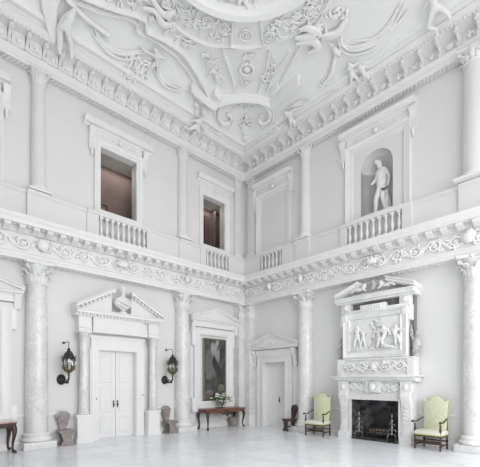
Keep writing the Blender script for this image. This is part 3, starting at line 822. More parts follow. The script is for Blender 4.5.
# ================================================================== STATUE
def statue():
    root = empty('marble_statue', 'R', 5.98, -.50, 7.33, 'white nude male marble statue standing in the arched niche above the fireplace', 'statue')
    MB().lathe([(.001,0),(.30,0),(.30,.10),(.27,.13),(.001,.13)], n=20, sx=1, sy=.8).build('base', M['statue'], root)
    z0 = .13; S = 1.80
    J = []; Ed = []
    def j(x, y, z, r): J.append(((x*1.12, y, z0+z*S), r*S*1.12)); return len(J)-1
    pel = j(.01,0,.50,.080); wst = j(.0,-.01,.60,.066); che = j(-.02,.0,.73,.090); nk = j(-.035,-.01,.825,.036); 
    hd0 = j(-.06,-.03,.87,.044); hd = j(-.075,-.04,.925,.056); ht = j(-.075,-.03,.965,.04)
    Ed += [(pel,wst),(wst,che),(che,nk),(nk,hd0),(hd0,hd),(hd,ht)]
    # arms: image-right arm hangs, image-left reaches down-forward to a support
    s1 = j(.11,.0,.775,.042); e1 = j(.21,.03,.64,.030); h1_ = j(.20,-.02,.50,.022); f1 = j(.17,-.03,.455,.018)
    s2 = j(-.13,.0,.765,.042); e2 = j(-.17,-.02,.64,.030); h2_ = j(-.26,-.09,.58,.022); f2 = j(-.31,-.10,.57,.018)
    Ed += [(che,s1),(s1,e1),(e1,h1_),(h1_,f1),(che,s2),(s2,e2),(e2,h2_),(h2_,f2)]
    a1 = j(.055,.0,.455,.062); k1 = j(.04,-.05,.27,.040); an1 = j(.10,.02,.05,.024); t1 = j(.13,-.07,.015,.020)
    a2 = j(-.06,.0,.45,.060); k2 = j(-.15,-.08,.27,.040); an2 = j(-.20,.0,.05,.024); t2 = j(-.23,-.09,.015,.020)
    c1 = j(.07,.01,.18,.038); c2 = j(-.175,-.02,.18,.038)
    Ed += [(pel,a1),(a1,k1),(k1,c1),(c1,an1),(an1,t1),(pel,a2),(a2,k2),(k2,c2),(c2,an2),(an2,t2)]
    skin('figure', J, Ed, M['statue'], root, sub=2)
    hm = MB(); hz = z0+.935*S
    hm.ell((-.13,-.06,hz+.02), (.085,.09,.075), 12, 8); hm.ell((-.165,-.15,hz-.045), (.014,.02,.022), 6, 4)
    for q in range(14):
        a = q*2.4; hm.ell((-.13+.07*cos(a), -.05+.07*sin(a), hz+.04+.03*cos(q)), .026, 6, 4)
    hm.build('hair', M['statue'], root)
    m = MB().sweep([(.20,.08,z0),(.19,.07,z0+.3),(.14,.06,z0+.55),(.12,.06,z0+.75)], [.11,.09,.075,.05], 10)
    for q in range(5): m.sweep([(.14+.03*q-.05,.0,z0+.6-.05*q),(.17+.02*q-.04,-.02,z0+.3),(.18+.02*q-.04,-.02,z0+.05)], [.015,.025,.02], 5)
    m.build('tree_stump', M['statue'], root)
statue()

# ================================================================== FIREPLACE
def fireplace():
    U0 = 5.95
    root = empty('fireplace', 'R', U0, 0, 0, 'tall carved white marble chimneypiece with open grate between two green armchairs', 'fireplace')
    mt = M['carved']
    # inner slips + jambs
    m = MB()
    for s_ in (-1,1):
        a, b = sorted((s_*.79, s_*.95)); m.box(a, b, -.03, .5, 0, 1.45); 
        a, b = sorted((s_*.80, s_*.86)); m.box(a, b, -.06, .1, 0, 1.36)
        a, b = sorted((s_*.94, s_*1.22)); m.box(a, b, .02, .36, 0, 1.5)
    m.box(-.92,.92,-.03,.5,1.30,1.50); m.box(-.86,.86,-.06,.1,1.31,1.36)
    m.box(-1.22,1.22,.0,.36,1.50,1.95)
    m.build('slips', M['marble'], root)
    for s_ in (-1,1):
        c = s_*1.04; m = MB()
        m.prof([(-.02,0),(.16,0),(.16,.20),(.13,.23),(-.02,.23)], c-.17, c+.17)
        m.prof([(-.02,.23),(.08,.23),(.06,.4),(.05,.7),(.07,1.0),(.13,1.25),(.19,1.42),(.19,1.52),(.14,1.56),(-.02,1.56)], c-.13, c+.13)
        m.lathe([(.001,-.14),(.10,-.14),(.10,.14),(.001,.14)], (c,-.10,1.46), 16, axis='x')
        m.lathe([(.001,-.15),(.05,-.15),(.05,.15),(.001,.15)], (c,-.10,1.46), 12, axis='x')
        for q in range(7): m.sweep([(c-.07,-.12+.0*q,1.3-.12*q),(c,-.10-.02,1.24-.12*q),(c+.07,-.12,1.3-.12*q)], [.015,.04,.015], 6, .8, (0,1,0))
        m.prof([(-.02,1.56),(.14,1.56),(.14,1.90),(-.02,1.90)], c-.16, c+.16)
        m.ell((c,-.16,1.73), (.08,.04,.10), 10, 6)
        m.build('jamb', mt, root)
    # frieze carving, centre tablet with mask
    m = rinceau(-.85,-.24,1.72,.02,.12); m.merge(rinceau(.24,.85,1.72,.02,.12)); m.build('frieze_foliage', mt, root)
    m = MB().box(-.26,.26,-.10,0,1.55,1.90,.015); m.ell((0,-.14,1.73), (.12,.08,.14), 14, 8)
    for q in range(12): a = q*PI/6; m.ell((.15*cos(a),-.11,1.73+.15*sin(a)), .03, 6, 4)
    m.build('centre_tablet', mt, root)
    # mantel shelf
    m = MB(); S = [(-.3,1.90),(.06,1.90),(.10,1.94),(.16,1.96),(.16,2.0),(.24,2.04),(.24,2.07),(-.3,2.08)]
    m.prof(S, -1.32, 1.32)
    for s_ in (-1,1): m.prof([(w+.06 if w > 0 else w, z) for w, z in S], s_*1.04-.30+.0, s_*1.04+.30+.0)
    m.box(-1.44,1.44,-.30,.35,2.045,2.08,.01)
    m.build('mantel_shelf', mt, root)
    # carved plinth zone
    m = MB().box(-1.22,1.22,-.04,.36,2.08,2.60)
    m.prof([(-.3,2.58),(.06,2.58),(.10,2.62),(.10,2.65),(-.3,2.66)], -1.28, 1.28)
    m.prof([(-.3,2.08),(.08,2.08),(.08,2.14),(.04,2.17),(-.3,2.17)], -1.26, 1.26)
    for s_ in (-1,1): m.prof([(-.3,2.08),(.10,2.08),(.10,2.60),(-.3,2.60)], s_*1.17-.1, s_*1.17+.1)
    m.build('overmantel_base', mt, root)
    m = rinceau(-1.03,1.03,2.38,.06,.15)
    m.ell((0,-.08,2.38), (.12,.06,.14), 10, 6)
    m.build('garland_carving', mt, root)
    # overmantel frame
    m = MB()
    m.box(-1.06,1.06,.0,.36,2.66,4.2)
    m.frame(-1.08,1.08,2.66,4.20,.26,[(0,-.02),(0,.08),(.15,.11),(.3,.07),(.7,.05),(.85,.08),(1,.02),(1,-.02)])
    for s_ in (-1,1):
        a, b = sorted((s_*1.04, s_*1.17)); m.box(a, b, -.07, .3, 3.75, 4.22, .012)
        a, b = sorted((s_*.92, s_*1.12)); m.box(a, b, -.12, .0, 3.92, 4.14, .02)
    m.box(-.42,.42,-.12,.1,4.14,4.38,.012); m.box(-1.15,1.15,-.11,.3,4.18,4.25,.01)
    for q in range(7): m.ell((-.27+.09*q,-.13,4.27), (.035,.03,.05), 6, 4)
    m.build('overmantel_frame', mt, root)
    # relief background
    MB().box(-.84,.84,-.012,.02,2.9,3.96).build('relief_ground', mt, root)
    # side vases
    for s_ in (-1,1):
        m = MB().lathe([(.001,0),(.10,0),(.10,.05),(.05,.08),(.05,.14),(.11,.25),(.13,.36),(.10,.48),(.06,.54),(.09,.60),(.04,.66),(.001,.75)], (s_*1.26,.13,2.66), 16)
        m.sweep([(s_*1.17,.1,2.7),(s_*1.24,.06,3.0),(s_*1.15,.06,3.3),(s_*1.12,.1,3.6)], [.05,.06,.05,.02], 8)
        m.build('side_scroll', M['oldstone'], root)
    MB().box(-1.19,1.19,.16,.36,2.66,4.55).build('grey_backing', M['greymarble'], root)
    # upper entablature blocks and broken pediment
    m = MB()
    for s_ in (-1,1):
        c = s_*.98; m.box(c-.16,c+.16,-.05,.36,4.25,4.52,.01); m.ell((c,-.07,4.38), (.09,.04,.10), 8, 5)
    m.prof([(-.35,4.50),(.08,4.50),(.10,4.54),(.20,4.56),(.20,4.62),(.26,4.66),(.26,4.69),(-.35,4.71)], -1.30, 1.30)
    pr = [(-.35,0),(.10,0),(.10,.03),(.18,.04),(.18,.09),(.24,.14),(.24,.17),(-.35,.17)]
    for s_ in (-1,1): rake(m, s_*1.32, 4.68, s_*.46, 4.99, pr)
    m.box(-.9,.9,.2,.36,4.7,4.85)
    m.build('pediment', mt, root)
    # pediment carving: eagle between two reclining putti
    J = [((0,-.05,4.80),.10),((0,-.08,4.95),.09),((.02,-.12,5.08),.05),((.06,-.16,5.14),.045),((-.14,-.05,5.0),.06),((-.30,-.02,5.08),.035),((.14,-.05,5.0),.06),((.30,-.02,5.10),.035)]
    skin('eagle_carving', J, [(0,1),(1,2),(2,3),(1,4),(4,5),(1,6),(6,7)], M['oldstone'], root, 1)
    for s_ in (-1,1):
        J = [((s_*.42,-.06,4.86),.085),((s_*.28,-.08,4.98),.08),((s_*.22,-.10,5.10),.06),((s_*.58,-.12,4.95),.055),((s_*.74,-.12,4.84),.04),((s_*.30,-.16,4.88),.035),((s_*.18,-.16,4.82),.03)]
        skin('reclining_figure', J, [(0,1),(1,2),(0,3),(3,4),(1,5),(5,6)], mt, root, 1)
    # relief figures
    def relief(name, jj, ee, dx, dz, sc=1.0, fx=1):
        skin(name, [((dx+fx*x*sc, -.06+y*sc, dz+z*sc), r*sc*1.25) for x, y, z, r in jj], ee, mt, root, 1)
    stand = [(0,0,.42,.055),(0,0,.52,.05),(.01,0,.62,.06),(.01,-.02,.70,.025),(.02,-.03,.76,.045),(-.09,0,.64,.028),(-.15,-.02,.55,.022),(-.20,-.04,.62,.018),(.10,0,.64,.028),(.15,-.03,.54,.022),(.20,-.04,.50,.018),(-.04,0,.36,.045),(-.08,-.03,.20,.032),(-.10,0,.04,.02),(.05,0,.36,.045),(.10,0,.20,.032),(.11,0,.04,.02)]
    se = [(0,1),(1,2),(2,3),(3,4),(2,5),(5,6),(6,7),(2,8),(8,9),(9,10),(0,11),(11,12),(12,13),(0,14),(14,15),(15,16)]
    seat_ = [(0,0,.25,.07),(-.03,0,.38,.06),(-.05,0,.50,.065),(-.07,-.02,.58,.028),(-.09,-.03,.65,.048),(-.15,-.02,.50,.03),(-.26,-.04,.44,.024),(-.34,-.05,.50,.02),(.05,-.02,.50,.03),(.12,-.04,.40,.025),(.16,-.05,.32,.02),(-.16,-.06,.30,.055),(-.20,-.05,.12,.035),(-.24,-.05,.03,.022),(-.10,-.06,.22,.05),(-.06,-.05,.08,.035),(-.10,-.06,.02,.02)]
    se2 = [(0,1),(1,2),(2,3),(3,4),(2,5),(5,6),(6,7),(2,8),(8,9),(9,10),(0,11),(11,12),(12,13),(0,14),(14,15),(15,16)]
    relief('relief_figure', stand, se, -.55, 2.94, 1.05); relief('relief_figure', stand, se, -.34, 2.94, .85, -1)
    relief('relief_figure', seat_, se2, .42, 2.94, 1.15); relief('relief_figure', seat_, se2, .66, 3.0, 1.0, -1); relief('relief_figure', stand, se, .18, 3.04, .72)
    m = MB()
    m.sweep([(0,-.02,2.95),(-.02,-.04,3.3),(.05,-.04,3.6),(.02,-.03,3.85)], [.06,.045,.035,.02], 7)
    for q in range(14): m.ell((random.uniform(-.15,.25), -.03, random.uniform(3.62,3.88)), (.05,.03,.035), 6, 4)
    m.box(-.78,.78,-.05,0,2.91,2.96,.01)
    for q in range(8): m.ell((random.uniform(-.7,.7), -.03, 2.99), (.08,.04,.04), 6, 4)
    m.sweep([(.3,-.08,3.1),(.45,-.12,3.0),(.65,-.10,2.98)], [.07,.09,.05], 8, .7)
    m.build('relief_landscape', mt, root)
    # firebox, hearth
    m = MB().box(-.79,.79,.72,.80,0,1.32).box(-.83,-.79,.02,.8,0,1.32).box(.79,.83,.02,.8,0,1.32).box(-.81,.81,.02,.8,1.31,1.36)
    m.build('firebox', M['soot'], root)
    MB().box(-.80,.80,-.02,.8,0,.03).build('hearth', M['soot'], root)
fireplace()
# grate, andirons, logs
def grate():
    g = empty('fire_grate', 'R', 5.98, -.30, .03, 'black iron fire basket with tall iron back standing in the fireplace', 'fire grate')
    MB().box(-.28,.28,.22,.25,.12,.95,.01).build('iron_back', M['iron'], g)
    m = MB()
    for k in range(8): m.box(-.40+.11*k,-.385+.11*k,-.16,-.145,.12,.36)
    for z in (.12,.24,.36): m.box(-.42,.42,-.165,-.14,z,z+.018)
    for k in range(9): m.box(-.40+.1*k,-.385+.1*k,-.15,.2,.12,.135)
    for s_ in (-1,1): m.box(s_*.42-.012,s_*.42+.012,-.17,-.14,0,.5); m.box(s_*.42-.012,s_*.42+.012,.18,.2,0,.4); m.ell((s_*.42,-.155,.53), .035, 8, 6)
    m.build('basket', M['iron'], g)
    for k, (x, y, z, a) in enumerate(((-.05,0,.18,.1),(.08,.08,.19,-.15),(.0,.03,.27,.3))):
        L = .33; o = empty('firewood_log', 'R', 5.98+x, -.30-y, .03+z, ['pale split log lying at the front of the grate','pale log lying at the back of the grate','pale split log resting on top of the other logs'][k], 'log', 'logs in the grate') if 0 else None
        m = MB().sweep([(-L*cos(a),-L*sin(a),0),(0,0,.01),(L*cos(a),L*sin(a),0)], [.04,.046,.04], 9)
        ob = m.build('firewood_log', M['log']); ob.location = FR['R'] @ Vector((5.98+x, .30+y, .03+z)); ob.rotation_euler = (0,0,RZ['R'])
        ob['label'] = ['pale split log lying at the front of the grate','pale log lying at the back of the grate','pale split log resting on top of the other logs'][k]; ob['category'] = 'log'; ob['group'] = 'logs in the grate'
    for s_, lab in ((-1,'ornate polished steel andiron at the left side of the hearth'),(1,'ornate polished steel andiron at the right side of the hearth')):
        a = empty('andiron', 'R', 5.97+s_*.55, -.02, .03, lab, 'andiron')
        m = MB().lathe([(.02,.18),(.045,.22),(.02,.27),(.03,.33),(.055,.40),(.03,.46),(.015,.50),(.03,.56),(.05,.61),(.04,.67),(.012,.70),(.03,.75),(.035,.79),(.01,.85),(.001,.90)], n=12)
        m.build('standard', M['steel'], a)
        for t in (-1,1):
            m = MB()
            m.sweep([(0,0,.22),(t*.08,-.02,.24),(t*.14,-.03,.15),(t*.12,-.03,.06),(t*.18,-.04,.0)], [.02,.022,.02,.018,.022], 7)
            m.sweep([(0,0,.30),(t*.02,0,.34),(t*.10,-.01,.38),(t*.14,-.01,.32),(t*.10,-.01,.28)], [.012,.012,.014,.012,.008], 6)
            m.sweep([(0,0,.48),(t*.02,0,.52),(t*.07,-.01,.56),(t*.09,-.01,.50)], [.01,.01,.011,.007], 6)
            m.sweep([(0,0,.2),(0,0,.5)], .013, 6); m.build('scroll_foot', M['steel'], a)
        MB().sweep([(0,.02,.12),(0,.4,.12),(0,.45,.0)], .014, 6).build('billet_bar', M['iron'], a)
    f = empty('hearth_fender', 'R', 5.96, .10, .0, 'low openwork dark metal fender along the front of the hearth', 'fender')
    m = MB().box(-.74,.74,-.01,.01,.01,.03).box(-.74,.74,-.01,.01,.11,.125)
    for k in range(18): m.sweep([(-.68+.08*k,0,.03),(-.66+.08*k,0,.07),(-.69+.08*k+.03,0,.11)], .007, 5)
    m.build('rail', M['iron'], f)
grate()

# ================================================================== SEATS
def hall_chair(mat):
    root = bpy.data.objects.new('hall_chair', None); COL.objects.link(root)
    # seat board
    m = MB().plateh([(-.20,.20),(.20,.20),(.23,-.22),(-.23,-.22)], .43, .465); m.box(-.21,.21,-.20,.18,.38,.43,.008)
    m.build('seat', mat, root)
    def panel(wt, wm, wb, z0, z1):
        pts = []
        for q in range(13):
            t = q/12; z = z0+(z1-z0)*t
            w = wb+(wm-wb)*min(1, t/.35)**.7 if t < .35 else wm+(wt-wm)*((t-.35)/.65)**1.3
            if t < .06: w = wb
            pts.append((w, z))
        return [(x, z) for x, z in pts]+[(-x, z) for x, z in reversed(pts)]
    MB().plate(panel(.19,.11,.21,0,.43), -.19, -.155).build('leg', mat, root)
    m = MB().plate(panel(.17,.10,.20,0,.43), -.018, .018); m.xf(Matrix.Translation((0,.19,0)) @ Matrix.Rotation(.10,4,'X')); m.build('leg', mat, root)
    MB().box(-.03,.03,-.16,.17,.14,.19,.008).build('stretcher', mat, root)
    # shaped back
    H = [( .085,.0),(.095,.06),(.13,.14),(.155,.22),(.20,.33),(.215,.40),(.20,.46),(.16,.49),(.12,.53),(.06,.545)]
    out = H+[(-x, z) for x, z in reversed(H)]
    m = MB().plate(out, -.016, .016)
    m.lathe([(.001,-.018),(.08,-.018),(.09,-.028),(.10,-.018),(.10,0)], (0,0,.36), 18, axis='y', sy=1.2)
    m.sweep([(-.14,-.02,.42),(-.17,-.025,.33),(-.11,-.02,.2),(0,-.02,.1),(.11,-.02,.2),(.17,-.025,.33),(.14,-.02,.42)], .012, 5)
    m.xf(Matrix.Translation((0,.17,.46)) @ Matrix.Rotation(-.14,4,'X'))
    m.build('backrest', mat, root)
    return root
hc1 = hall_chair(M['taupe']); hc1['category'] = 'chair'; hc1['group'] = 'shaped wooden hall chairs'
def place(o, side, u, w, z, label, extra=0.0):
    o.location = FR[side] @ Vector((u, -w, z)); o.rotation_euler = (0,0,RZ[side]+extra); o['label'] = label
place(hc1, 'L', -7.44, -.04, 0, 'greyish wooden hall chair with shaped back between leftmost column and the double doors', .0)
copy_to(hc1, 'L', -3.80, -.04, 0, 'greyish wooden hall chair right of the double doors under the right lantern', .12)
hc3 = hall_chair(M['dark']); hc3['category'] = 'chair'; hc3['group'] = 'shaped wooden hall chairs'
place(hc3, 'R', 2.62, .13, 0, 'dark brown hall chair with oval shaped back beside the small pedimented door', -.35)

def armchair():
    root = bpy.data.objects.new('armchair', None); COL.objects.link(root)
    wd = M['dark']; W = .34; D = .30
    def turned(h, r=.028):
        return [(r,0),(r,.05),(r*.7,.07),(r*1.15,.12),(r*.7,.17),(r*1.1,.2),(r*1.1,h*.62),(r*.6,h*.66),(r*1.1,h*.75),(r*.65,h*.85),(r*1.1,h*.88),(r*1.1,h)]
    for s_ in (-1,1):
        m = MB().lathe(turned(.40), (s_*W,-D,0), 12); m.lathe([(.026,.40),(.02,.46),(.034,.55),(.02,.66),(.028,.72)], (s_*W,-D,0), 12); m.build('leg', wd, root)
        m = MB().lathe(turned(.40), (s_*(W-.03),D-.06,0), 12); m.build('leg', wd, root)
        m = MB().sweep([(s_*(W-.03),D-.05,.86),(s_*(W),.1,.84),(s_*(W+.01),-.12,.77),(s_*(W+.02),-.28,.765),(s_*(W+.03),-.37,.79),(s_*(W+.03),-.40,.76)], [.022,.026,.03,.036,.04,.025], 8, .6)
        m.ell((s_*(W+.03),-.385,.77), (.04,.03,.03), 8, 6); m.build('armrest', wd, root)
        m = MB().box(s_*(W-.01)-.014, s_*(W-.01)+.014, -D, D-.06, .12, .155); m.build('stretcher', wd, root)
    m = MB().box(-W,W,-D-.012,-D+.012,.20,.26,.006).box(-W,W,-.02,.02,.12,.15).box(-W,W,D-.08,D-.05,.2,.24); 
    for q in range(4): m.ell((-.18+.12*q,-D-.015,.23), (.05,.012,.03), 6, 4)
    m.build('stretcher', wd, root)
    MB().box(-W-.0,W+.0,-D-.0,D-.04,.36,.41,.01).build('seat_rail', M['dark'], root)
    st_ = MB().box(-W-.02,W+.02,-D-.03,D-.06,.40,.53,.035).build('seat', M['seat'], root)
    m = MB().box(-W-.024,W+.024,-D-.036,D-.06,.395,.425,.008); m.build('braid', M['trimgreen'], st_)
    # back: shaped top with ears
    half = [(.30,.0),(.315,.25),(.325,.55),(.33,.78),(.345,.86),(.375,.91),(.37,.93),(.33,.925),(.29,.89),(.24,.87),(.19,.90),(.13,.96),(.07,1.00),(0,1.01)]
    out = half+[(-x, z) for x, z in reversed(half[:-1])]
    def back(dy, infl, zsc=1):
        n = len(out); cx, cz = 0, .5
        ring = lambda k, y: [(x*k, y, cz+(z-cz)*k) for x, z in out]
        return MB().loft([ring(.93, -.05-dy), ring(.985, -.035-dy), ring(1, 0), ring(1, .03), ring(.97, .045)])
    R_ = Matrix.Translation((0,D-.06,.48)) @ Matrix.Rotation(-.10,4,'X')
    m = back(.02, 1); m.xf(R_); bk_ = m.build('backrest', M['green'], root, ang=60)
    m = MB().sweep([(x*.99, -.035, .5+(z-.5)*.99) for x, z in out], .009, 5, 1, (0,1,0), closed=True); m.xf(R_); m.build('braid', M['trimgreen'], bk_)
    for s_ in (-1,1):
        m = MB().lathe([(.022,0),(.02,.5)], (s_*(W-.04),D-.03,.40), 10); m.build('back_post', wd, root)
    return root
ac = armchair(); ac['category'] = 'armchair'; ac['group'] = 'green upholstered armchairs'
place(ac, 'R', 7.72, .13, 0, 'pale green high-backed armchair right of the fireplace beside the big column', -.06)
copy_to(ac, 'R', 4.05, .30, 0, 'pale green high-backed armchair left of the fireplace beside the slim column', .10)

# ================================================================== CONSOLE TABLES
def console_table(L, top, topmat_label=None):
    root = bpy.data.objects.new('console_table', None); COL.objects.link(root)
    D = .34; hl = L/2
    m = MB().box(-hl-.03,hl+.03,-D-.03,D,.80,.85,.012); m.build('tabletop', top, root)
    m = MB().box(-hl,hl,-D,D-.02,.68,.80,.008); m.box(-hl-.012,hl+.012,-D-.012,D-.02,.775,.80,.004)
    for q in range(int(L/.12)): m.ell((-hl+.08+q*.12,-D-.004,.735), (.045,.014,.03), 6, 4)
    m.build('apron', M['mahog'] if top is M['mahog'] else M['dark'], root)
    m = MB().ell((0,-D-.02,.66), (.13,.05,.10), 12, 8).ell((0,-D-.05,.60), (.07,.05,.08), 10, 6)
    for s_ in (-1,1): m.sweep([(s_*.08,-D-.02,.68),(s_*.22,-D-.02,.62),(s_*.32,-D-.01,.68)], [.04,.035,.015], 7, .6, (0,1,0))
    m.build('carved_mask', M['dark'], root)
    for sx in (-1,1):
        for sy in (-1,1):
            x, y = sx*(hl-.07), (-D+.05 if sy < 0 else D-.08); d = sx*.707; e = -.707 if sy < 0 else .35
            pts = []; rad = []
            for q, (o_, z, r) in enumerate(((0,.74,.07),(.035,.66,.075),(.055,.56,.06),(.035,.42,.042),(.0,.26,.032),(-.005,.14,.028),(.01,.07,.034),(.045,.035,.045),(.06,.02,.03))):
                pts.append((x+d*o_, y+e*o_, z)); rad.append(r)
            m = MB().sweep(pts, rad, 10, 1.0, (0,1,.01)); m.ell((x+d*.04,y+e*.04,.035), (.055,.055,.035), 10, 6)
            for q in (-.5,0,.5): 
                aa = math.atan2(e, d)+q; m.sweep([(x,y,.07),(x+.07*cos(aa),y+.07*sin(aa),.055),(x+.10*cos(aa),y+.10*sin(aa),.01)], [.018,.018,.01], 5)
            m.build('leg', M['dark'], root)
    return root
t1 = console_table(2.02, M['mahog']); t1['category'] = 'table'; t1['label'] = 'long carved mahogany console table with flowers on it under the dark painting'
t1.location = (-1.38, -.06, 0); t1.scale = (1, 1, .95)
t2 = console_table(1.94, M['marbletop']); t2['category'] = 'table'; t2['label'] = 'dark carved console table with reddish marble top, cut by the left edge'
t2.location = (-9.76, .04, 0)
# thin pale slab of the left table
MB().box(-1.0,1.0,-.37,.34,.85,.868,.004).build('marble_slab', M['palemarble'], t2)

# bouquet
def bouquet():
    root = empty('flower_vase', 'L', -1.38, .10, .81, 'round glass vase of white flowers and green leaves on the mahogany table', 'vase of flowers')
    MB().lathe([(.001,0),(.10,0),(.13,.04),(.15,.12),(.12,.20),(.13,.24),(.122,.24),(.112,.20),(.14,.12),(.12,.05),(.001,.012)], n=20).build('vase', M['glass'], root)
    st = MB(); lf = MB(); fl = []; rnd = random.Random(4)
    for k in range(60):
        a = rnd.uniform(0,2*PI); el = rnd.uniform(.1,1.45); R = rnd.uniform(.26,.47)
        d = Vector((cos(a)*cos(el)*1.25, sin(a)*cos(el)*.8, sin(el)*.9)); p0 = Vector((d.x*.12, d.y*.12, .2)); p1 = Vector((0,0,.24))+d*R
        st.sweep([(0,0,.05), p0, p1], .004, 4)
        for q in range(2):
            s0 = p0.lerp(p1, rnd.uniform(.5,1)); t = Vector((rnd.uniform(-1,1), rnd.uniform(-1,.6), rnd.uniform(-.6,.8))).normalized()*rnd.uniform(.09,.15)
            lf.sweep([s0, s0+t*.5+Vector((0,0,.012)), s0+t], [.004,.032,.002], 5, .25)
        if k % 3 != 1: fl.append((p1, rnd.uniform(.035,.06)))
    st.build('stems', M['leaf'], root); lf.build('leaves', M['leaf'], root)
    for p, r in fl:
        m = MB()
        for q in range(6):
            a = q*PI/3; m.ell((p.x+r*.6*cos(a), p.y+r*.6*sin(a), p.z+.004), (r*.6,r*.6,r*.35), 6, 4)
        m.ell((p.x,p.y,p.z+r*.2), r*.5, 6, 4); m.build('flower', M['petal'], root)
bouquet()
# small vessels under the table right end (stoneware tub)
o = MB().lathe([(.001,0),(.15,0),(.17,.05),(.18,.30),(.19,.36),(.17,.38),(.15,.36),(.14,.05),(.001,.04)], n=24).build('stone_tub', M['taupe'])
o.location = (-.62, .04, 0); o['label'] = 'grey round tub standing on the floor under the right end of the mahogany table'; o['category'] = 'tub'

# ================================================================== LANTERNS
def lantern(label, side, u):
    root = empty('wall_lantern', side, u, LW, 0, label, 'wall lantern', 'ornate lanterns beside the double doors')
    W = .46
    m = MB().lathe([(.001,0),(.15,0),(.15,-.03),(.13,-.05),(.11,-.04),(.08,-.07),(.001,-.09)], (-.04,0,1.96), 24, axis='y', sy=1.35)
    for q in range(10): a = q*PI/5; m.ell((-.04+.13*cos(a),-.05,1.96+.17*sin(a)), (.03,.02,.03), 6, 4)
    m.build('backplate', M['bronze'], root)
    m = MB().sweep([(-.04,-.06,1.94),(-.02,-.22,1.84),(.03,-.38,1.86),(.06,-W,1.98),(.06,-W,2.12)], [.04,.045,.04,.032,.03], 8)
    m.sweep([(-.02,-.20,1.86),(0,-.30,1.98),(.02,-.36,1.92)], [.02,.022,.012], 6); m.ell((.03,-.40,1.86), (.06,.06,.06), 8, 6)
    m.build('arm', M['bronze'], root)
    cx, cy = .06, -W
    m = MB().lathe([(.001,2.08),(.03,2.10),(.05,2.14),(.03,2.18),(.07,2.22),(.14,2.27),(.17,2.31),(.17,2.34),(.13,2.35)], (cx,cy,0), 12)
    m.build('lantern_base', M['brass'], root)
    m = MB()
    for q in range(8):
        a = q*PI/4+.2; c, s_ = cos(a), sin(a)
        m.sweep([(cx+.15*c,cy+.15*s_,2.33),(cx+.175*c,cy+.175*s_,2.50),(cx+.18*c,cy+.18*s_,2.66),(cx+.17*c,cy+.17*s_,2.74)], .018, 6)
        m.sweep([(cx+.16*c,cy+.16*s_,2.36),(cx+.21*c,cy+.21*s_,2.45),(cx+.17*c,cy+.17*s_,2.52)], [.02,.026,.01], 5); m.sweep([(cx+.17*c,cy+.17*s_,2.60),(cx+.22*c,cy+.22*s_,2.68),(cx+.20*c,cy+.20*s_,2.76)], [.01,.026,.02], 5)
        m.ell((cx+.20*c,cy+.20*s_,2.35), .022, 6, 4)
    m.build('cage_bars', M['brass'], root)
    MB().lathe([(.14,2.34),(.162,2.5),(.165,2.72)], (cx,cy,0), 6).build('glass', M['glass'], root)
    for q in range(3):
        a = q*2.1; m = MB().lathe([(.001,2.35),(.016,2.35),(.016,2.55),(.001,2.56)], (cx+.06*cos(a),cy+.06*sin(a),0), 8); m.build('candle', M['wax'], root)
    m = MB().lathe([(.17,2.72),(.21,2.74),(.21,2.77),(.17,2.80),(.15,2.88),(.10,2.96),(.05,3.0),(.04,3.05),(.06,3.08),(.03,3.12),(.001,3.14)], (cx,cy,0), 12)
    for q in range(6):
        a = q*PI/3+.2; m.sweep([(cx+.20*cos(a),cy+.20*sin(a),2.76),(cx+.25*cos(a),cy+.25*sin(a),2.80),(cx+.23*cos(a),cy+.23*sin(a),2.86)], [.02,.018,.008], 6)
        m.sweep([(cx+.18*cos(a),cy+.18*sin(a),2.80),(cx+.13*cos(a),cy+.13*sin(a),2.93),(cx+.04*cos(a),cy+.04*sin(a),3.03)], .018, 5)
    m.build('crown', M['bronze'], root)
    m = MB().sweep([(cx,cy,3.12),(cx,cy,3.24),(cx+.03,cy+.06,3.34),(cx+.05,.16-W,3.38),(cx+.02,-.12,3.37),(cx-.02,0,3.36)], .013, 6)
    m.lathe([(.001,0),(.05,0),(.05,-.02),(.001,-.02)], (cx-.02,0,3.36), 12, axis='y'); m.build('hanging_hook', M['bronze'], root)
    root.location.z = 1.96*(1-.80); root.scale = (.86,.9,.80)
    return root
ln = lantern('black and brass wall lantern on a curved arm left of the double doors', 'L', -7.43)
copy_to(ln, 'L', -3.80, LW, 1.96*.2, 'black and brass wall lantern on a curved arm right of the double doors')
# cable door stop plate / small knob on the casing
o = MB().ell((0,0,0), (.02,.02,.02), 8, 6).build('bell_push', M['iron']); o.location = (-6.49, .085, 1.35); o['label'] = 'tiny dark bell push on the left side of the double-door casing'; o['category'] = 'bell push'
o = MB().ell((0,0,0), (.02,.02,.02), 8, 6).build('bell_push', M['iron']); o.location = (-4.86, .085, 1.42); o['label'] = 'tiny dark bell push on the right side of the double-door casing'; o['category'] = 'bell push'

# ================================================================== CEILING STUCCO
def cr(pts, n=6):                                    # Catmull-Rom in plan
    P = [Vector(p) for p in pts]; P = [P[0]*2-P[1]]+P+[P[-1]*2-P[-2]]; out = []
    for i in range(1, len(P)-2):
        a, b, c, d = P[i-1], P[i], P[i+1], P[i+2]
        for k in range(n):
            t = k/n; out.append(.5*((2*b)+(c-a)*t+(2*a-5*b+4*c-d)*t*t+(3*b-a-3*c+d)*t**3))
    out.append(P[-2]); return out
def cz(p, d): return (p[0], p[1], hc(p[0], p[1])-d)
def band(m, pts, r, d=.03, n=6, flat=.8, smooth=True):
    q = cr(pts, n) if smooth else [Vector(p) for p in pts]
    if not hasattr(r, '__len__'): rr = r
    else:
        rr = []
        for i in range(len(q)):
            t = i/(len(q)-1)*(len(r)-1); a = int(min(t, len(r)-2)); rr.append(r[a]+(r[a+1]-r[a])*(t-a))
    m.sweep([cz(p, d) for p in q], rr, 8, flat)
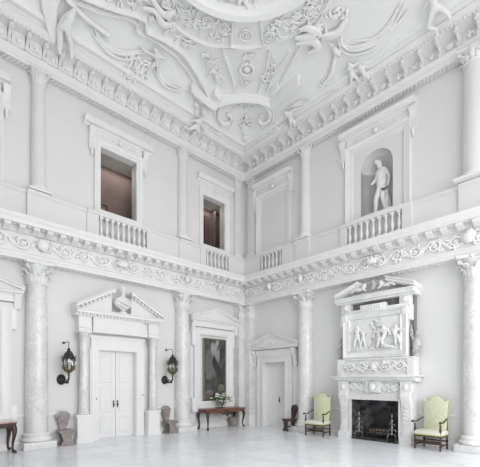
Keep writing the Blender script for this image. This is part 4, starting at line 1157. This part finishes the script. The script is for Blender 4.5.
def cornice_band(m, pts, hw, depth, smooth=True):    # stepped moulding with square section
    depth *= 1.3
    q = cr(pts, 6) if smooth else [Vector(p) for p in pts]
    rings = []
    for i, p in enumerate(q):
        t = (q[min(i+1, len(q)-1)]-q[max(i-1, 0)]).normalized(); s_ = Vector((-t.y, t.x))
        z = hc(p.x, p.y); R_ = []
        for a, dz in ((-1.15,-.05),(-1.15,.25),(-.7,.4),(-.6,.95),(-.2,1.0),(.2,1.0),(.6,.95),(.7,.4),(1.15,.25),(1.15,-.05)):
            R_.append((p.x+s_.x*hw*a, p.y+s_.y*hw*a, z-depth*dz))
        rings.append(R_)
    m.loft(rings)
def oval_rosette(m, c, r, d=.03, ang=0, petals=8):
    pts = [(c[0]+r*cos(a)*1.0, c[1]+r*sin(a)) for a in [2*PI*k/20 for k in range(20)]]
    m.sweep([cz(p, d) for p in pts], r*.14, 6, .8, closed=True)
    for k in range(petals):
        a = 2*PI*k/petals; p = (c[0]+r*.5*cos(a), c[1]+r*.5*sin(a)); z = cz(p, d*.8); m.ell(z, (r*.22, r*.22, .03), 6, 4)
    m.ell(cz(c, d), (r*.2, r*.2, .05), 7, 5)
def leafage(m, pts, n, size, spread, rnd, dk=.75):
    P = cr(pts, 5)
    for k in range(n):
        p = P[int(rnd.random()*(len(P)-1))]; c = Vector((p.x+rnd.uniform(-spread,spread), p.y+rnd.uniform(-spread,spread)))
        a = rnd.uniform(0,2*PI); L = size*rnd.uniform(.6,1.4); b = rnd.uniform(-1.2,1.2)
        q = [c+Vector((cos(a+b*t), sin(a+b*t)))*L*t for t in (0,.35,.7,1)]
        m.sweep([cz(q[0],.01), cz(q[1],.08*dk), cz(q[2],.10*dk), cz(q[3],.02)], [size*.09,size*.2,size*.17,size*.05], 6, .9)
def stucco():
    rnd = random.Random(11)
    # ridge moulding along the foot of the cove
    m = MB()
    e = .66
    sq = [(-e,-RH+e),(-e,-e),(-RW+e,-e)]
    q = []
    for a, b in ((sq[0],sq[1]),(sq[1],sq[2])):
        q += [Vector(a).lerp(Vector(b), k/10) for k in range(10 if b is sq[1] else 11)]
    rings = []
    for i, p in enumerate(q):
        corner = (i == 10); s_ = Vector((-.707,-.707))*1.414 if corner else (Vector((-1,0)) if i < 10 else Vector((0,-1)))
        z = hc(p.x, p.y)
        rings.append([(p.x+s_.x*a, p.y+s_.y*a, z-d) for a, d in ((-.10,-.05),(-.08,.06),(-.03,.10),(.03,.09),(.06,.03),(.06,-.05))])
    m.loft(rings); m.build('cove_moulding', M['stucco'], CEIL)
    # great ring
    m = MB(); n = 72; rings = []
    for i in range(n):
        a = 2*PI*i/n; c, s_ = cos(a), sin(a)
        rings.append([(CX0+(2.40+o_)*c, CY0+(2.46+o_)*s_, 12.26-d) for o_, d in ((-.28,0),(-.26,.10),(-.16,.13),(-.12,.22),(.02,.26),(.06,.22),(.08,.10),(.16,.08),(.17,0))])
    m.loft(rings, closed=True); m.build('ceiling_ring', M['stucco'], CEIL, ang=50)
    m = MB()
    for i in range(96):
        a = 2*PI*i/96; m.ell((CX0+2.30*cos(a), CY0+2.36*sin(a), 12.14), (.05,.05,.04), 6, 4)
    m.build('ring_beading', M['stucco'], CEIL)
    # band outside the ring (plain fillets) 
    bandL=[(-6.9,-2.45),(-6.38,-2.51),(-5.81,-2.59),(-5.35,-2.48),(-4.73,-2.5),(-4.09,-2.71),(-3.65,-3.13)]
    bandR=[(-2.94,-3.86),(-2.73,-4.24),(-2.5,-4.89),(-2.51,-5.52),(-2.61,-6.13),(-2.6,-7)]
    m = MB(); cornice_band(m, bandL, .035, .06); cornice_band(m, bandR, .035, .06)
    for P_ in ([(-4.14,-3.76),(-3.65,-3.13)], [(-3.58,-4.3),(-2.94,-3.86)], [(-3.65,-3.13),(-3.24,-3.40),(-2.94,-3.86)]): cornice_band(m, P_, .03, .07, False)
    m.build('panel_moulding', M['stucco'], CEIL)
    # foliage filling of that band
    m = MB()
    mid1 = [(-6.2,-3.0),(-5.5,-2.95),(-4.9,-2.95),(-4.4,-3.15),(-4.0,-3.35)]; mid2 = [(-3.15,-4.2),(-2.95,-4.6),(-2.8,-5.1),(-2.8,-5.7),(-2.9,-6.4)]
    leafage(m, mid1, 130, .17, .22, rnd, .5); leafage(m, mid2, 130, .17, .20, rnd, .5)
    m.build('band_foliage', M['stucco'], CEIL)
    for c, r in (((-4.64,-3.25),.15),((-4.2,-3.43),.14),((-5.2,-2.95),.15),((-3.04,-4.16),.15),((-2.76,-5.43),.16),((-2.95,-4.8),.14),((-5.75,-2.9),.15),((-2.85,-6.1),.15),((-3.58,-3.72),.17)):
        m = MB(); oval_rosette(m, c, r, .07); m.build('rosette', M['stucco'], CEIL)
    # strapwork frames with double ridges
    strapA=[(-8.6,-1.50),(-7.84,-1.53),(-7.49,-1.62),(-7.13,-1.72),(-6.64,-1.89),(-6.23,-2.07),(-5.97,-2.11)]
    strapA2=[(-5.97,-2.11),(-5.81,-1.87)]
    strapA3=[(-5.81,-1.87),(-5.27,-1.98),(-4.72,-2.01),(-4.41,-1.94)]
    strapA4=[(-4.41,-1.94),(-3.85,-1.73),(-3.16,-1.4)]
    strapB=[(-8.6,-1.30),(-7.78,-1.35),(-7.35,-1.46),(-6.97,-1.54),(-6.46,-1.82),(-6.12,-1.86)]
    strapB3=[(-6.02,-1.68),(-5.49,-1.78),(-4.9,-1.79),(-4.57,-1.74),(-4.06,-1.58),(-3.51,-1.34)]
    for P_, hw, dp in ((strapA,.042,.14),(strapA3,.042,.14),(strapA4,.042,.14),(strapB,.03,.10),(strapB3,.03,.10)):
        m = MB(); cornice_band(m, P_, hw, dp); m.build('strapwork_band', M['stucco'], CEIL)
    m = MB(); cornice_band(m, strapA2, .05, .14, False); cornice_band(m, [(-6.12,-1.86),(-6.02,-1.68)], .04, .11, False); m.build('strapwork_return', M['stucco'], CEIL)
    m = MB(); 
    pr = cr([(-8.0,-1.44),(-7.2,-1.60),(-6.5,-1.85),(-6.1,-1.98)], 10)
    for p in pr: m.sweep([cz((p.x-.03,p.y-.06),.04), cz((p.x+.03,p.y+.06),.04)], .018, 5)
    m.build('strapwork_fluting', M['stucco'], CEIL)
    # straight staff
    m = MB(); band(m, [(-8.3,-1.50),(-7.4,-1.28),(-6.72,-1.24)], .06, .16, smooth=True, flat=1); m.ell(cz((-6.70,-1.24),.16), (.09,.08,.08), 8, 6)
    m.build('carved_staff', M['stucco'], CEIL)
    # broken pediment of corner cartouche
    for nm, P_, hw, dp in (('pediment_scroll', [(-3.86,-1.36),(-3.29,-1.28),(-2.73,-1.27)], .062, .26), ('pediment_arch', [(-2.73,-1.27),(-2.59,-1.49),(-2.34,-1.75),(-2.0,-2.07),(-1.68,-2.42),(-1.33,-2.68)], .062, .22), ('pediment_scroll', [(-1.33,-2.68),(-1.35,-3.39),(-1.39,-4.02)], .062, .26)):
        m = MB(); cornice_band(m, P_, hw, dp); m.build(nm, M['stucco'], CEIL)
    m = MB(); cornice_band(m, [(-3.05,-1.62),(-2.75,-1.60)], .05, .2, False); cornice_band(m, [(-1.6,-3.0),(-1.62,-3.3)], .05, .2, False); m.build('pediment_return', M['stucco'], CEIL)
    # C scrolls with beading
    csL=[(-1.9,-1.87),(-2.2,-1.71),(-2.38,-1.47),(-2.43,-1.2),(-2.32,-1.0),(-2.04,-0.92),(-1.85,-1.05),(-1.92,-1.24),(-2.13,-1.25)]
    csR=[(-1.74,-2.08),(-1.55,-2.29),(-1.28,-2.44),(-1.03,-2.42),(-0.89,-2.19),(-0.95,-1.93),(-1.13,-1.95),(-1.18,-2.15)]
    for P_ in (csL, csR):
        m = MB(); band(m, P_, [.04,.06,.075,.075,.07,.06,.05,.05], .08, flat=1)
        cc = Vector((-1.9,-1.35)) if P_ is csL else Vector((-1.35,-2.1)); band(m, [(cc.x+(p[0]-cc.x)*1.28, cc.y+(p[1]-cc.y)*1.28) for p in P_[1:6]], [.01,.03,.035,.03,.01], .05)
        for p in cr(P_, 4): m.ell(cz((p.x, p.y), .14), (.04,.04,.04), 6, 4)
        m.build('c_scroll', M['stucco'], CEIL)
    m = MB()
    for P_ in ([(-1.97,-1.3),(-1.66,-1.07),(-1.63,-0.75),(-1.93,-0.55),(-2.41,-0.58)], [(-1.09,-1.96),(-0.8,-1.85),(-0.56,-2.0),(-0.52,-2.47),(-0.56,-2.98)]): band(m, P_, [.03,.045,.05,.045,.02], .04)
    band(m, [(-1.32,-0.52),(-0.75,-0.92),(-0.48,-1.56)], .03, .05); band(m, [(-0.8,-0.95),(-0.5,-0.65)], .035, .05)
    leafage(m, [(-2.25,-.66),(-2.0,-.6),(-1.85,-.7)], 10, .16, .08, rnd); leafage(m, [(-.62,-2.5),(-.62,-2.3)], 10, .16, .08, rnd)
    m.build('cartouche_border', M['stucco'], CEIL)
    m = MB(); leafage(m, [(-2.1,-1.75),(-1.9,-1.95),(-1.75,-2.1)], 22, .16, .12, rnd); leafage(m, [(-2.0,-1.55),(-1.7,-1.8),(-1.55,-2.0)], 10, .14, .1, rnd); m.build('festoon', M['stucco'], CEIL)
    # panel above cartouche
    m = MB()
    for P_ in ([(-3.8,-2.89),(-3.24,-3.34),(-2.73,-3.92)], [(-3.8,-2.89),(-3.07,-2.45),(-2.33,-1.95)], [(-2.73,-3.92),(-2.21,-3.28),(-1.79,-2.52)]): cornice_band(m, P_, .035, .06)
    for P_ in ([(-1.35,-2.79),(-1.7,-3.63),(-2.03,-4.39),(-2.22,-4.83),(-2.37,-5.43),(-2.68,-6.02)], [(-1.65,-2.79),(-1.93,-3.39),(-2.21,-4.29)]): cornice_band(m, P_, .04, .08)
    band(m, [(-0.81,-3.63),(-0.56,-4.62),(-0.47,-5.25)], .02, .02); band(m, [(-0.59,-5.95),(-0.62,-6.85),(-0.62,-7.64)], .02, .02)
    m.build('panel_moulding', M['stucco'], CEIL)
    m = MB()
    wr = [(-2.71+.22*cos(a), -2.89+.22*sin(a)) for a in [2*PI*k/16 for k in range(16)]]
    for p in wr: m.ell(cz(p, .05), (.06,.06,.06), 6, 4)
    m.ell(cz((-2.71,-2.89), .04), (.13,.13,.07), 10, 6); leafage(m, [(-3.0,-3.2),(-2.9,-3.3)], 12, .16, .14, rnd); leafage(m, [(-2.45,-2.3),(-2.3,-2.6)], 10, .15, .12, rnd)
    m.build('wreath', M['stucco'], CEIL)
    m = MB(); leafage(m, [(-3.74,-2.33),(-3.32,-2.13),(-2.87,-1.92)], 26, .18, .10, rnd); leafage(m, [(-4.05,-2.4),(-3.66,-2.12),(-3.18,-1.7)], 16, .16, .08, rnd); m.build('trophy_relief', M['stucco'], CEIL)
    m = MB(); leafage(m, [(-2.29,-3.72),(-2.01,-3.19),(-1.9,-2.9)], 22, .18, .10, rnd); m.build('trophy_relief', M['stucco'], CEIL)
    m = MB()
    for k in range(3): leafage(m, [(-4.9-.5*k,-2.25-.03*k),(-4.5-.5*k,-2.25)], 12, .18, .09, rnd)
    leafage(m, [(-6.9,-2.1),(-6.2,-2.35)], 22, .2, .1, rnd); leafage(m, [(-2.2,-5.3),(-2.1,-6.3)], 24, .2, .12, rnd)
    m.build('scrolling_foliage', M['stucco'], CEIL)
    # vase of flowers
    m = MB(); 
    c = Vector((-.98,-1.08)); d = Vector((-.70,-.76)).normalized()
    for k, (o_, r) in enumerate(((-.20,.14),(-.12,.06),(-.03,.13),(.08,.20),(.17,.16))): p = c+d*o_; m.ell(cz(p, .05), (r,r,.07), 10, 6)
    for k in range(26): p = c+d*(.28+rnd.uniform(0,.26))+Vector((rnd.uniform(-.2,.2), rnd.uniform(-.2,.2))); m.ell(cz(p, .08), (.055,.055,.06), 6, 4)
    m.build('flower_urn', M['stucco'], CEIL)
    # swags (drapery crescents)
    def swag(P_, wmax, nm='drapery_swag'):
        m = MB()
        for k in range(4):
            off = [(p[0]+.035*k*(1 if k % 2 else -1), p[1]+.045*k) for p in P_]
            band(m, off, [.02, wmax*.6, wmax, wmax*.7, .02], .05+.02*(k % 2), flat=.7)
        m.build(nm, M['stucco'], CEIL)
    swag([(-7.07,-1.16),(-6.87,-1.02),(-6.54,-0.95),(-6.14,-1.02),(-5.6,-1.38)], .055)
    swag([(-5.17,-1.35),(-4.95,-1.11),(-4.63,-1.02),(-4.1,-1.11)], .06)
    swag([(-1.64,-5.73),(-1.39,-5.69),(-1.15,-5.88),(-0.98,-6.35),(-0.98,-6.76),(-1.1,-7.12),(-1.3,-7.45)], .05)
    m = MB()
    for P_ in ([(-1.33,-5.91),(-1.07,-6.41),(-1.06,-6.88),(-1.27,-7.24)], [(-0.96,-6.72),(-0.99,-7.07),(-1.14,-7.51)]): band(m, P_, [.02,.04,.04,.02], .06)
    m.build('drapery_swag', M['stucco'], CEIL)
    # palm branch
    m = MB(); pl = [(-0.83,-4.54),(-0.92,-4.91),(-1.12,-5.18),(-1.37,-5.37),(-1.61,-5.38)]; band(m, pl, [.03,.06,.07,.06,.04], .07)
    for p in cr(pl, 4): m.sweep([cz((p.x,p.y),.08), cz((p.x+.10,p.y-.08),.04)], [.03,.01], 5); m.sweep([cz((p.x,p.y),.08), cz((p.x-.12,p.y+.05),.04)], [.03,.01], 5)
    m.build('palm_branch', M['stucco'], CEIL)
    # trophy cluster, left
    m = MB(); leafage(m, [(-5.75,-.95),(-5.45,-1.0),(-5.3,-.85)], 34, .2, .16, rnd); leafage(m, [(-5.75,-.7),(-5.3,-.7)], 20, .18, .1, rnd); m.build('trophy_relief', M['stucco'], CEIL)
    # cartouches at the top of the frame
    m = MB()
    for P_ in ([(-5.3,-2.6),(-5.55,-2.35),(-5.9,-2.5),(-6.2,-2.35)], [(-5.5,-2.9),(-5.7,-2.6),(-6.2,-2.75)]): band(m, P_, [.05,.1,.08,.05], .10)
    m.build('scroll_cartouche', M['stucco'], CEIL)
    m = MB()
    for P_ in ([(-2.51,-4.71),(-2.3,-4.96),(-2.13,-5.27),(-2.47,-5.16),(-2.6,-4.96)], [(-2.34,-4.62),(-2.08,-5.02),(-1.8,-5.04),(-1.85,-4.71)], [(-2.0,-5.3),(-1.8,-5.7),(-1.95,-6.1)]): band(m, P_, [.05,.11,.12,.10,.05], .12)
    m.build('scroll_cartouche', M['stucco'], CEIL)
    # inside of ring: faint figures
    m = MB(); leafage(m, [(-4.9,-4.2),(-4.4,-4.7),(-4.1,-5.3)], 30, .35, .25, rnd); m.build('centre_relief', M['stucco'], CEIL)
    # small raised panels on the cove
    m = MB(); cornice_band(m, [(-2.9,-.95),(-3.1,-1.02)], .06, .25, False)
    for p, s_ in (((-3.35,-.98),.10),((-3.2,-.80),.08),((-3.0,-1.0),.08)): m.ell(cz(p, .12), (s_,s_*.6,.1), 7, 5)
    m.build('scroll_fragment', M['stucco'], CEIL)

    # ---- figures
    def fig(name, label, J, Ed, r=1.0, sub=2, k=1.0):
        cx_, cy_ = J[0][0], J[0][1]; js = []
        for x, y, d, rr in J:
            x = cx_+(x-cx_)*k; y = cy_+(y-cy_)*k; js.append(((x, y, hc(x, y)-d*(.6+.4*k)), rr*r))
        o = skin(name, js, Ed, M['statue'], None, sub); o['label'] = label; o['category'] = 'stucco figure'; return o
    # large seated figure over left cornice: head, chest, hip, knee, foot, arm
    fig('stucco_figure', 'large stucco figure with one bare leg hanging over the cornice at upper left',
        [(-7.70,-1.20,.30,.13),(-7.72,-1.0,.34,.15),(-7.66,-.78,.34,.12),(-7.50,-.62,.36,.09),(-7.42,-.45,.42,.065),(-7.40,-.36,.55,.045),(-7.36,-.47,.62,.04),
         (-7.66,-1.34,.28,.07),(-7.64,-1.46,.28,.09),(-7.86,-1.1,.28,.06),(-7.92,-.85,.26,.05),(-7.88,-.62,.22,.04),(-7.9,-.75,.25,.12),(-7.82,-.5,.22,.11),(-7.78,-.3,.25,.09),(-7.72,-.16,.3,.05)],
        [(0,1),(1,2),(2,3),(3,4),(4,5),(5,6),(0,7),(7,8),(0,9),(9,10),(10,11),(1,12),(12,13),(13,14),(14,15)], r=.85, k=.82)
    m = MB()
    for k in range(5): band(m, [(-7.95-.08*k,-1.45),(-8.05-.07*k,-1.05),(-7.95-.05*k,-.7),(-7.85-.03*k,-.4)], [.03,.07,.06,.03], .10)
    m.build('drapery', M['stucco'], bpy.data.objects['stucco_figure'])
    put = lambda x, y, sx, sy, lab, Jl: None
    # putto at the left of the corner cartouche, leg hanging over the cornice
    fig('stucco_putto', 'stucco putto perched on the left-wall cornice left of the corner cartouche',
        [(-2.98,-.55,.22,.10),(-3.02,-.68,.26,.11),(-2.98,-.80,.28,.055),(-2.96,-.90,.32,.085),(-3.16,-.40,.24,.07),(-3.26,-.30,.16,.05),(-3.36,-.34,.02,.035),(-2.86,-.44,.24,.07),(-2.80,-.34,.16,.05),(-2.74,-.36,.04,.035),(-3.18,-.66,.24,.045),(-3.3,-.54,.22,.03),(-2.86,-.66,.26,.045),(-2.70,-.58,.24,.035),(-2.6,-.5,.2,.03)],
        [(0,1),(1,2),(2,3),(0,4),(4,5),(5,6),(0,7),(7,8),(8,9),(1,10),(10,11),(1,12),(12,13),(13,14)])
    # putto right of the cartouche
    fig('stucco_putto', 'stucco putto with outstretched arms right of the corner cartouche above the right wall',
        [(-.66,-3.08,.20,.09),(-.80,-3.14,.24,.10),(-.90,-3.10,.27,.05),(-.98,-3.06,.30,.085),(-.84,-3.32,.22,.045),(-.78,-3.55,.2,.035),(-.72,-3.75,.18,.03),(-.80,-2.96,.22,.045),(-.72,-2.8,.2,.035),(-.52,-3.16,.20,.06),(-.40,-3.06,.16,.045),(-.34,-3.0,.02,.03),(-.52,-3.02,.22,.06),(-.44,-2.86,.2,.045),(-.36,-2.74,.12,.03)],
        [(0,1),(1,2),(2,3),(1,4),(4,5),(5,6),(1,7),(7,8),(0,9),(9,10),(10,11),(0,12),(12,13),(13,14)])
    m = MB()
    for k in range(3): band(m, [(-.86,-3.2-.02*k),(-.86+.04*k,-3.5),(-.84+.06*k,-3.95)], [.03,.05,.01], .1)
    m.build('wing', M['stucco'], bpy.data.objects['stucco_putto.001'])
    # pair of putti further right
    fig('stucco_putto', 'stucco putto holding drapery on the cove, mid-way along the right wall',
        [(-.72,-5.56,.14,.09),(-.86,-5.60,.16,.09),(-.97,-5.62,.18,.045),(-1.04,-5.64,.20,.075),(-.86,-5.76,.15,.04),(-.82,-5.92,.14,.03),(-.88,-5.46,.15,.04),(-.80,-5.36,.13,.03),(-.60,-5.50,.14,.055),(-.50,-5.40,.12,.04),(-.42,-5.36,.06,.03),(-.58,-5.64,.14,.055),(-.48,-5.66,.12,.04),(-.38,-5.60,.06,.03)],
        [(0,1),(1,2),(2,3),(1,4),(4,5),(1,6),(6,7),(0,8),(8,9),(9,10),(0,11),(11,12),(12,13)])
    fig('stucco_putto', 'small stucco putto leaning towards its neighbour on the right-wall cove',
        [(-.52,-5.90,.12,.075),(-.66,-5.88,.14,.08),(-.76,-5.86,.16,.04),(-.82,-5.88,.18,.065),(-.66,-6.0,.12,.035),(-.60,-6.1,.1,.028),(-.66,-5.78,.13,.035),(-.42,-5.84,.12,.05),(-.34,-5.76,.06,.035),(-.40,-5.96,.12,.05),(-.32,-5.94,.05,.035)],
        [(0,1),(1,2),(2,3),(1,4),(4,5),(1,6),(0,7),(7,8),(0,9),(9,10)])
    # big bent leg figure upper right
    fig('stucco_figure', 'stucco figure with a sharply bent leg seated on the right-wall cornice at upper right',
        [(-1.0,-8.05,.30,.13),(-1.22,-8.15,.28,.15),(-1.36,-8.2,.28,.06),(-1.46,-8.2,.30,.09),(-.84,-7.92,.34,.12),(-.66,-7.74,.36,.09),(-.56,-7.82,.34,.075),(-.45,-7.96,.34,.055),(-.38,-7.98,.42,.045),(-.34,-7.90,.50,.035),(-1.16,-7.95,.26,.06),(-1.05,-7.75,.22,.045),(-1.0,-7.6,.2,.035),(-.85,-8.25,.3,.11),(-.62,-8.4,.3,.08),(-.45,-8.45,.35,.05)],
        [(0,1),(1,2),(2,3),(0,4),(4,5),(5,6),(6,7),(7,8),(8,9),(1,10),(10,11),(11,12),(0,13),(13,14),(14,15)], r=.72, k=.72)
    # angel with raised arm, left
    fig('stucco_putto', 'winged stucco figure beside the strapwork frame above the left wall',
        [(-5.14,-1.36,.12,.09),(-5.26,-1.52,.15,.10),(-5.36,-1.62,.17,.05),(-5.44,-1.70,.20,.08),(-5.40,-1.46,.14,.045),(-5.62,-1.42,.14,.035),(-5.80,-1.46,.13,.028),(-5.12,-1.56,.14,.045),(-4.96,-1.58,.14,.035),(-5.06,-1.22,.12,.06),(-4.98,-1.06,.10,.045),(-4.86,-.98,.08,.03),(-5.22,-1.20,.12,.06),(-5.26,-1.04,.1,.045),(-5.3,-.9,.08,.03)],
        [(0,1),(1,2),(2,3),(1,4),(4,5),(5,6),(1,7),(7,8),(0,9),(9,10),(10,11),(0,12),(12,13),(13,14)])
    fig('stucco_bust', 'small stucco bust at the end of the right-hand drapery swag',
        [(-1.36,-5.40,.12,.10),(-1.48,-5.44,.16,.06),(-1.58,-5.46,.20,.09),(-1.26,-5.50,.1,.07)], [(0,1),(1,2),(0,3)])
stucco()

# ================================================================== LIGHT, CAMERA
wd = bpy.data.worlds.new('World'); bpy.context.scene.world = wd; wd.use_nodes = True
bg = wd.node_tree.nodes['Background']; bg.inputs[0].default_value = (1.0,.995,.99,1); bg.inputs[1].default_value = 1.0
def area(name, loc, rot, sx, sy, e, col=(1,1,1)):
    l = bpy.data.lights.new(name, 'AREA'); l.shape = 'RECTANGLE'; l.size = sx; l.size_y = sy; l.energy = e; l.color = col
    o = bpy.data.objects.new(name, l); COL.objects.link(o); o.location = loc; o.rotation_euler = rot; return o
area('window_daylight', (-6.0, -RH-3.2, 4.2), (PI/2-.62, 0, 0), 12.0, 5.0, 1000)
area('clerestory_daylight', (-6.0, -RH-2.4, 9.0), (PI/2-.1, 0, 0), 10.0, 3.0, 220)
area('gallery_fill', (-5.5, .86, 9.46), (0, 0, 0), 1.6, .3, 13, (1,.95,.9))  # unseen fill light, added to brighten the room behind the large opening
area('passage_fill', (-1.4, .86, 9.46), (0, 0, 0), 1.4, .3, 10, (1,.95,.9))  # same added fill for the opening near the corner, no fitting there

cam = bpy.data.cameras.new('Camera'); co = bpy.data.objects.new('Camera', cam); COL.objects.link(co)
bpy.context.scene.camera = co
cam.sensor_fit = 'HORIZONTAL'; cam.sensor_width = 36; cam.lens = 36*362/480
cam.shift_x = 0; cam.shift_y = (381.5-233.5)/480
th = math.atan2(378, 362)
co.location = (-11.149, -11.368, 1.90)
co.rotation_euler = (PI/2, 0, th-PI/2)
cam.clip_start = .02; cam.clip_end = 200
sc = bpy.context.scene
sc.view_settings.view_transform = 'Standard'; sc.view_settings.look = 'None'; sc.view_settings.gamma = 1; sc.view_settings.exposure = -.31
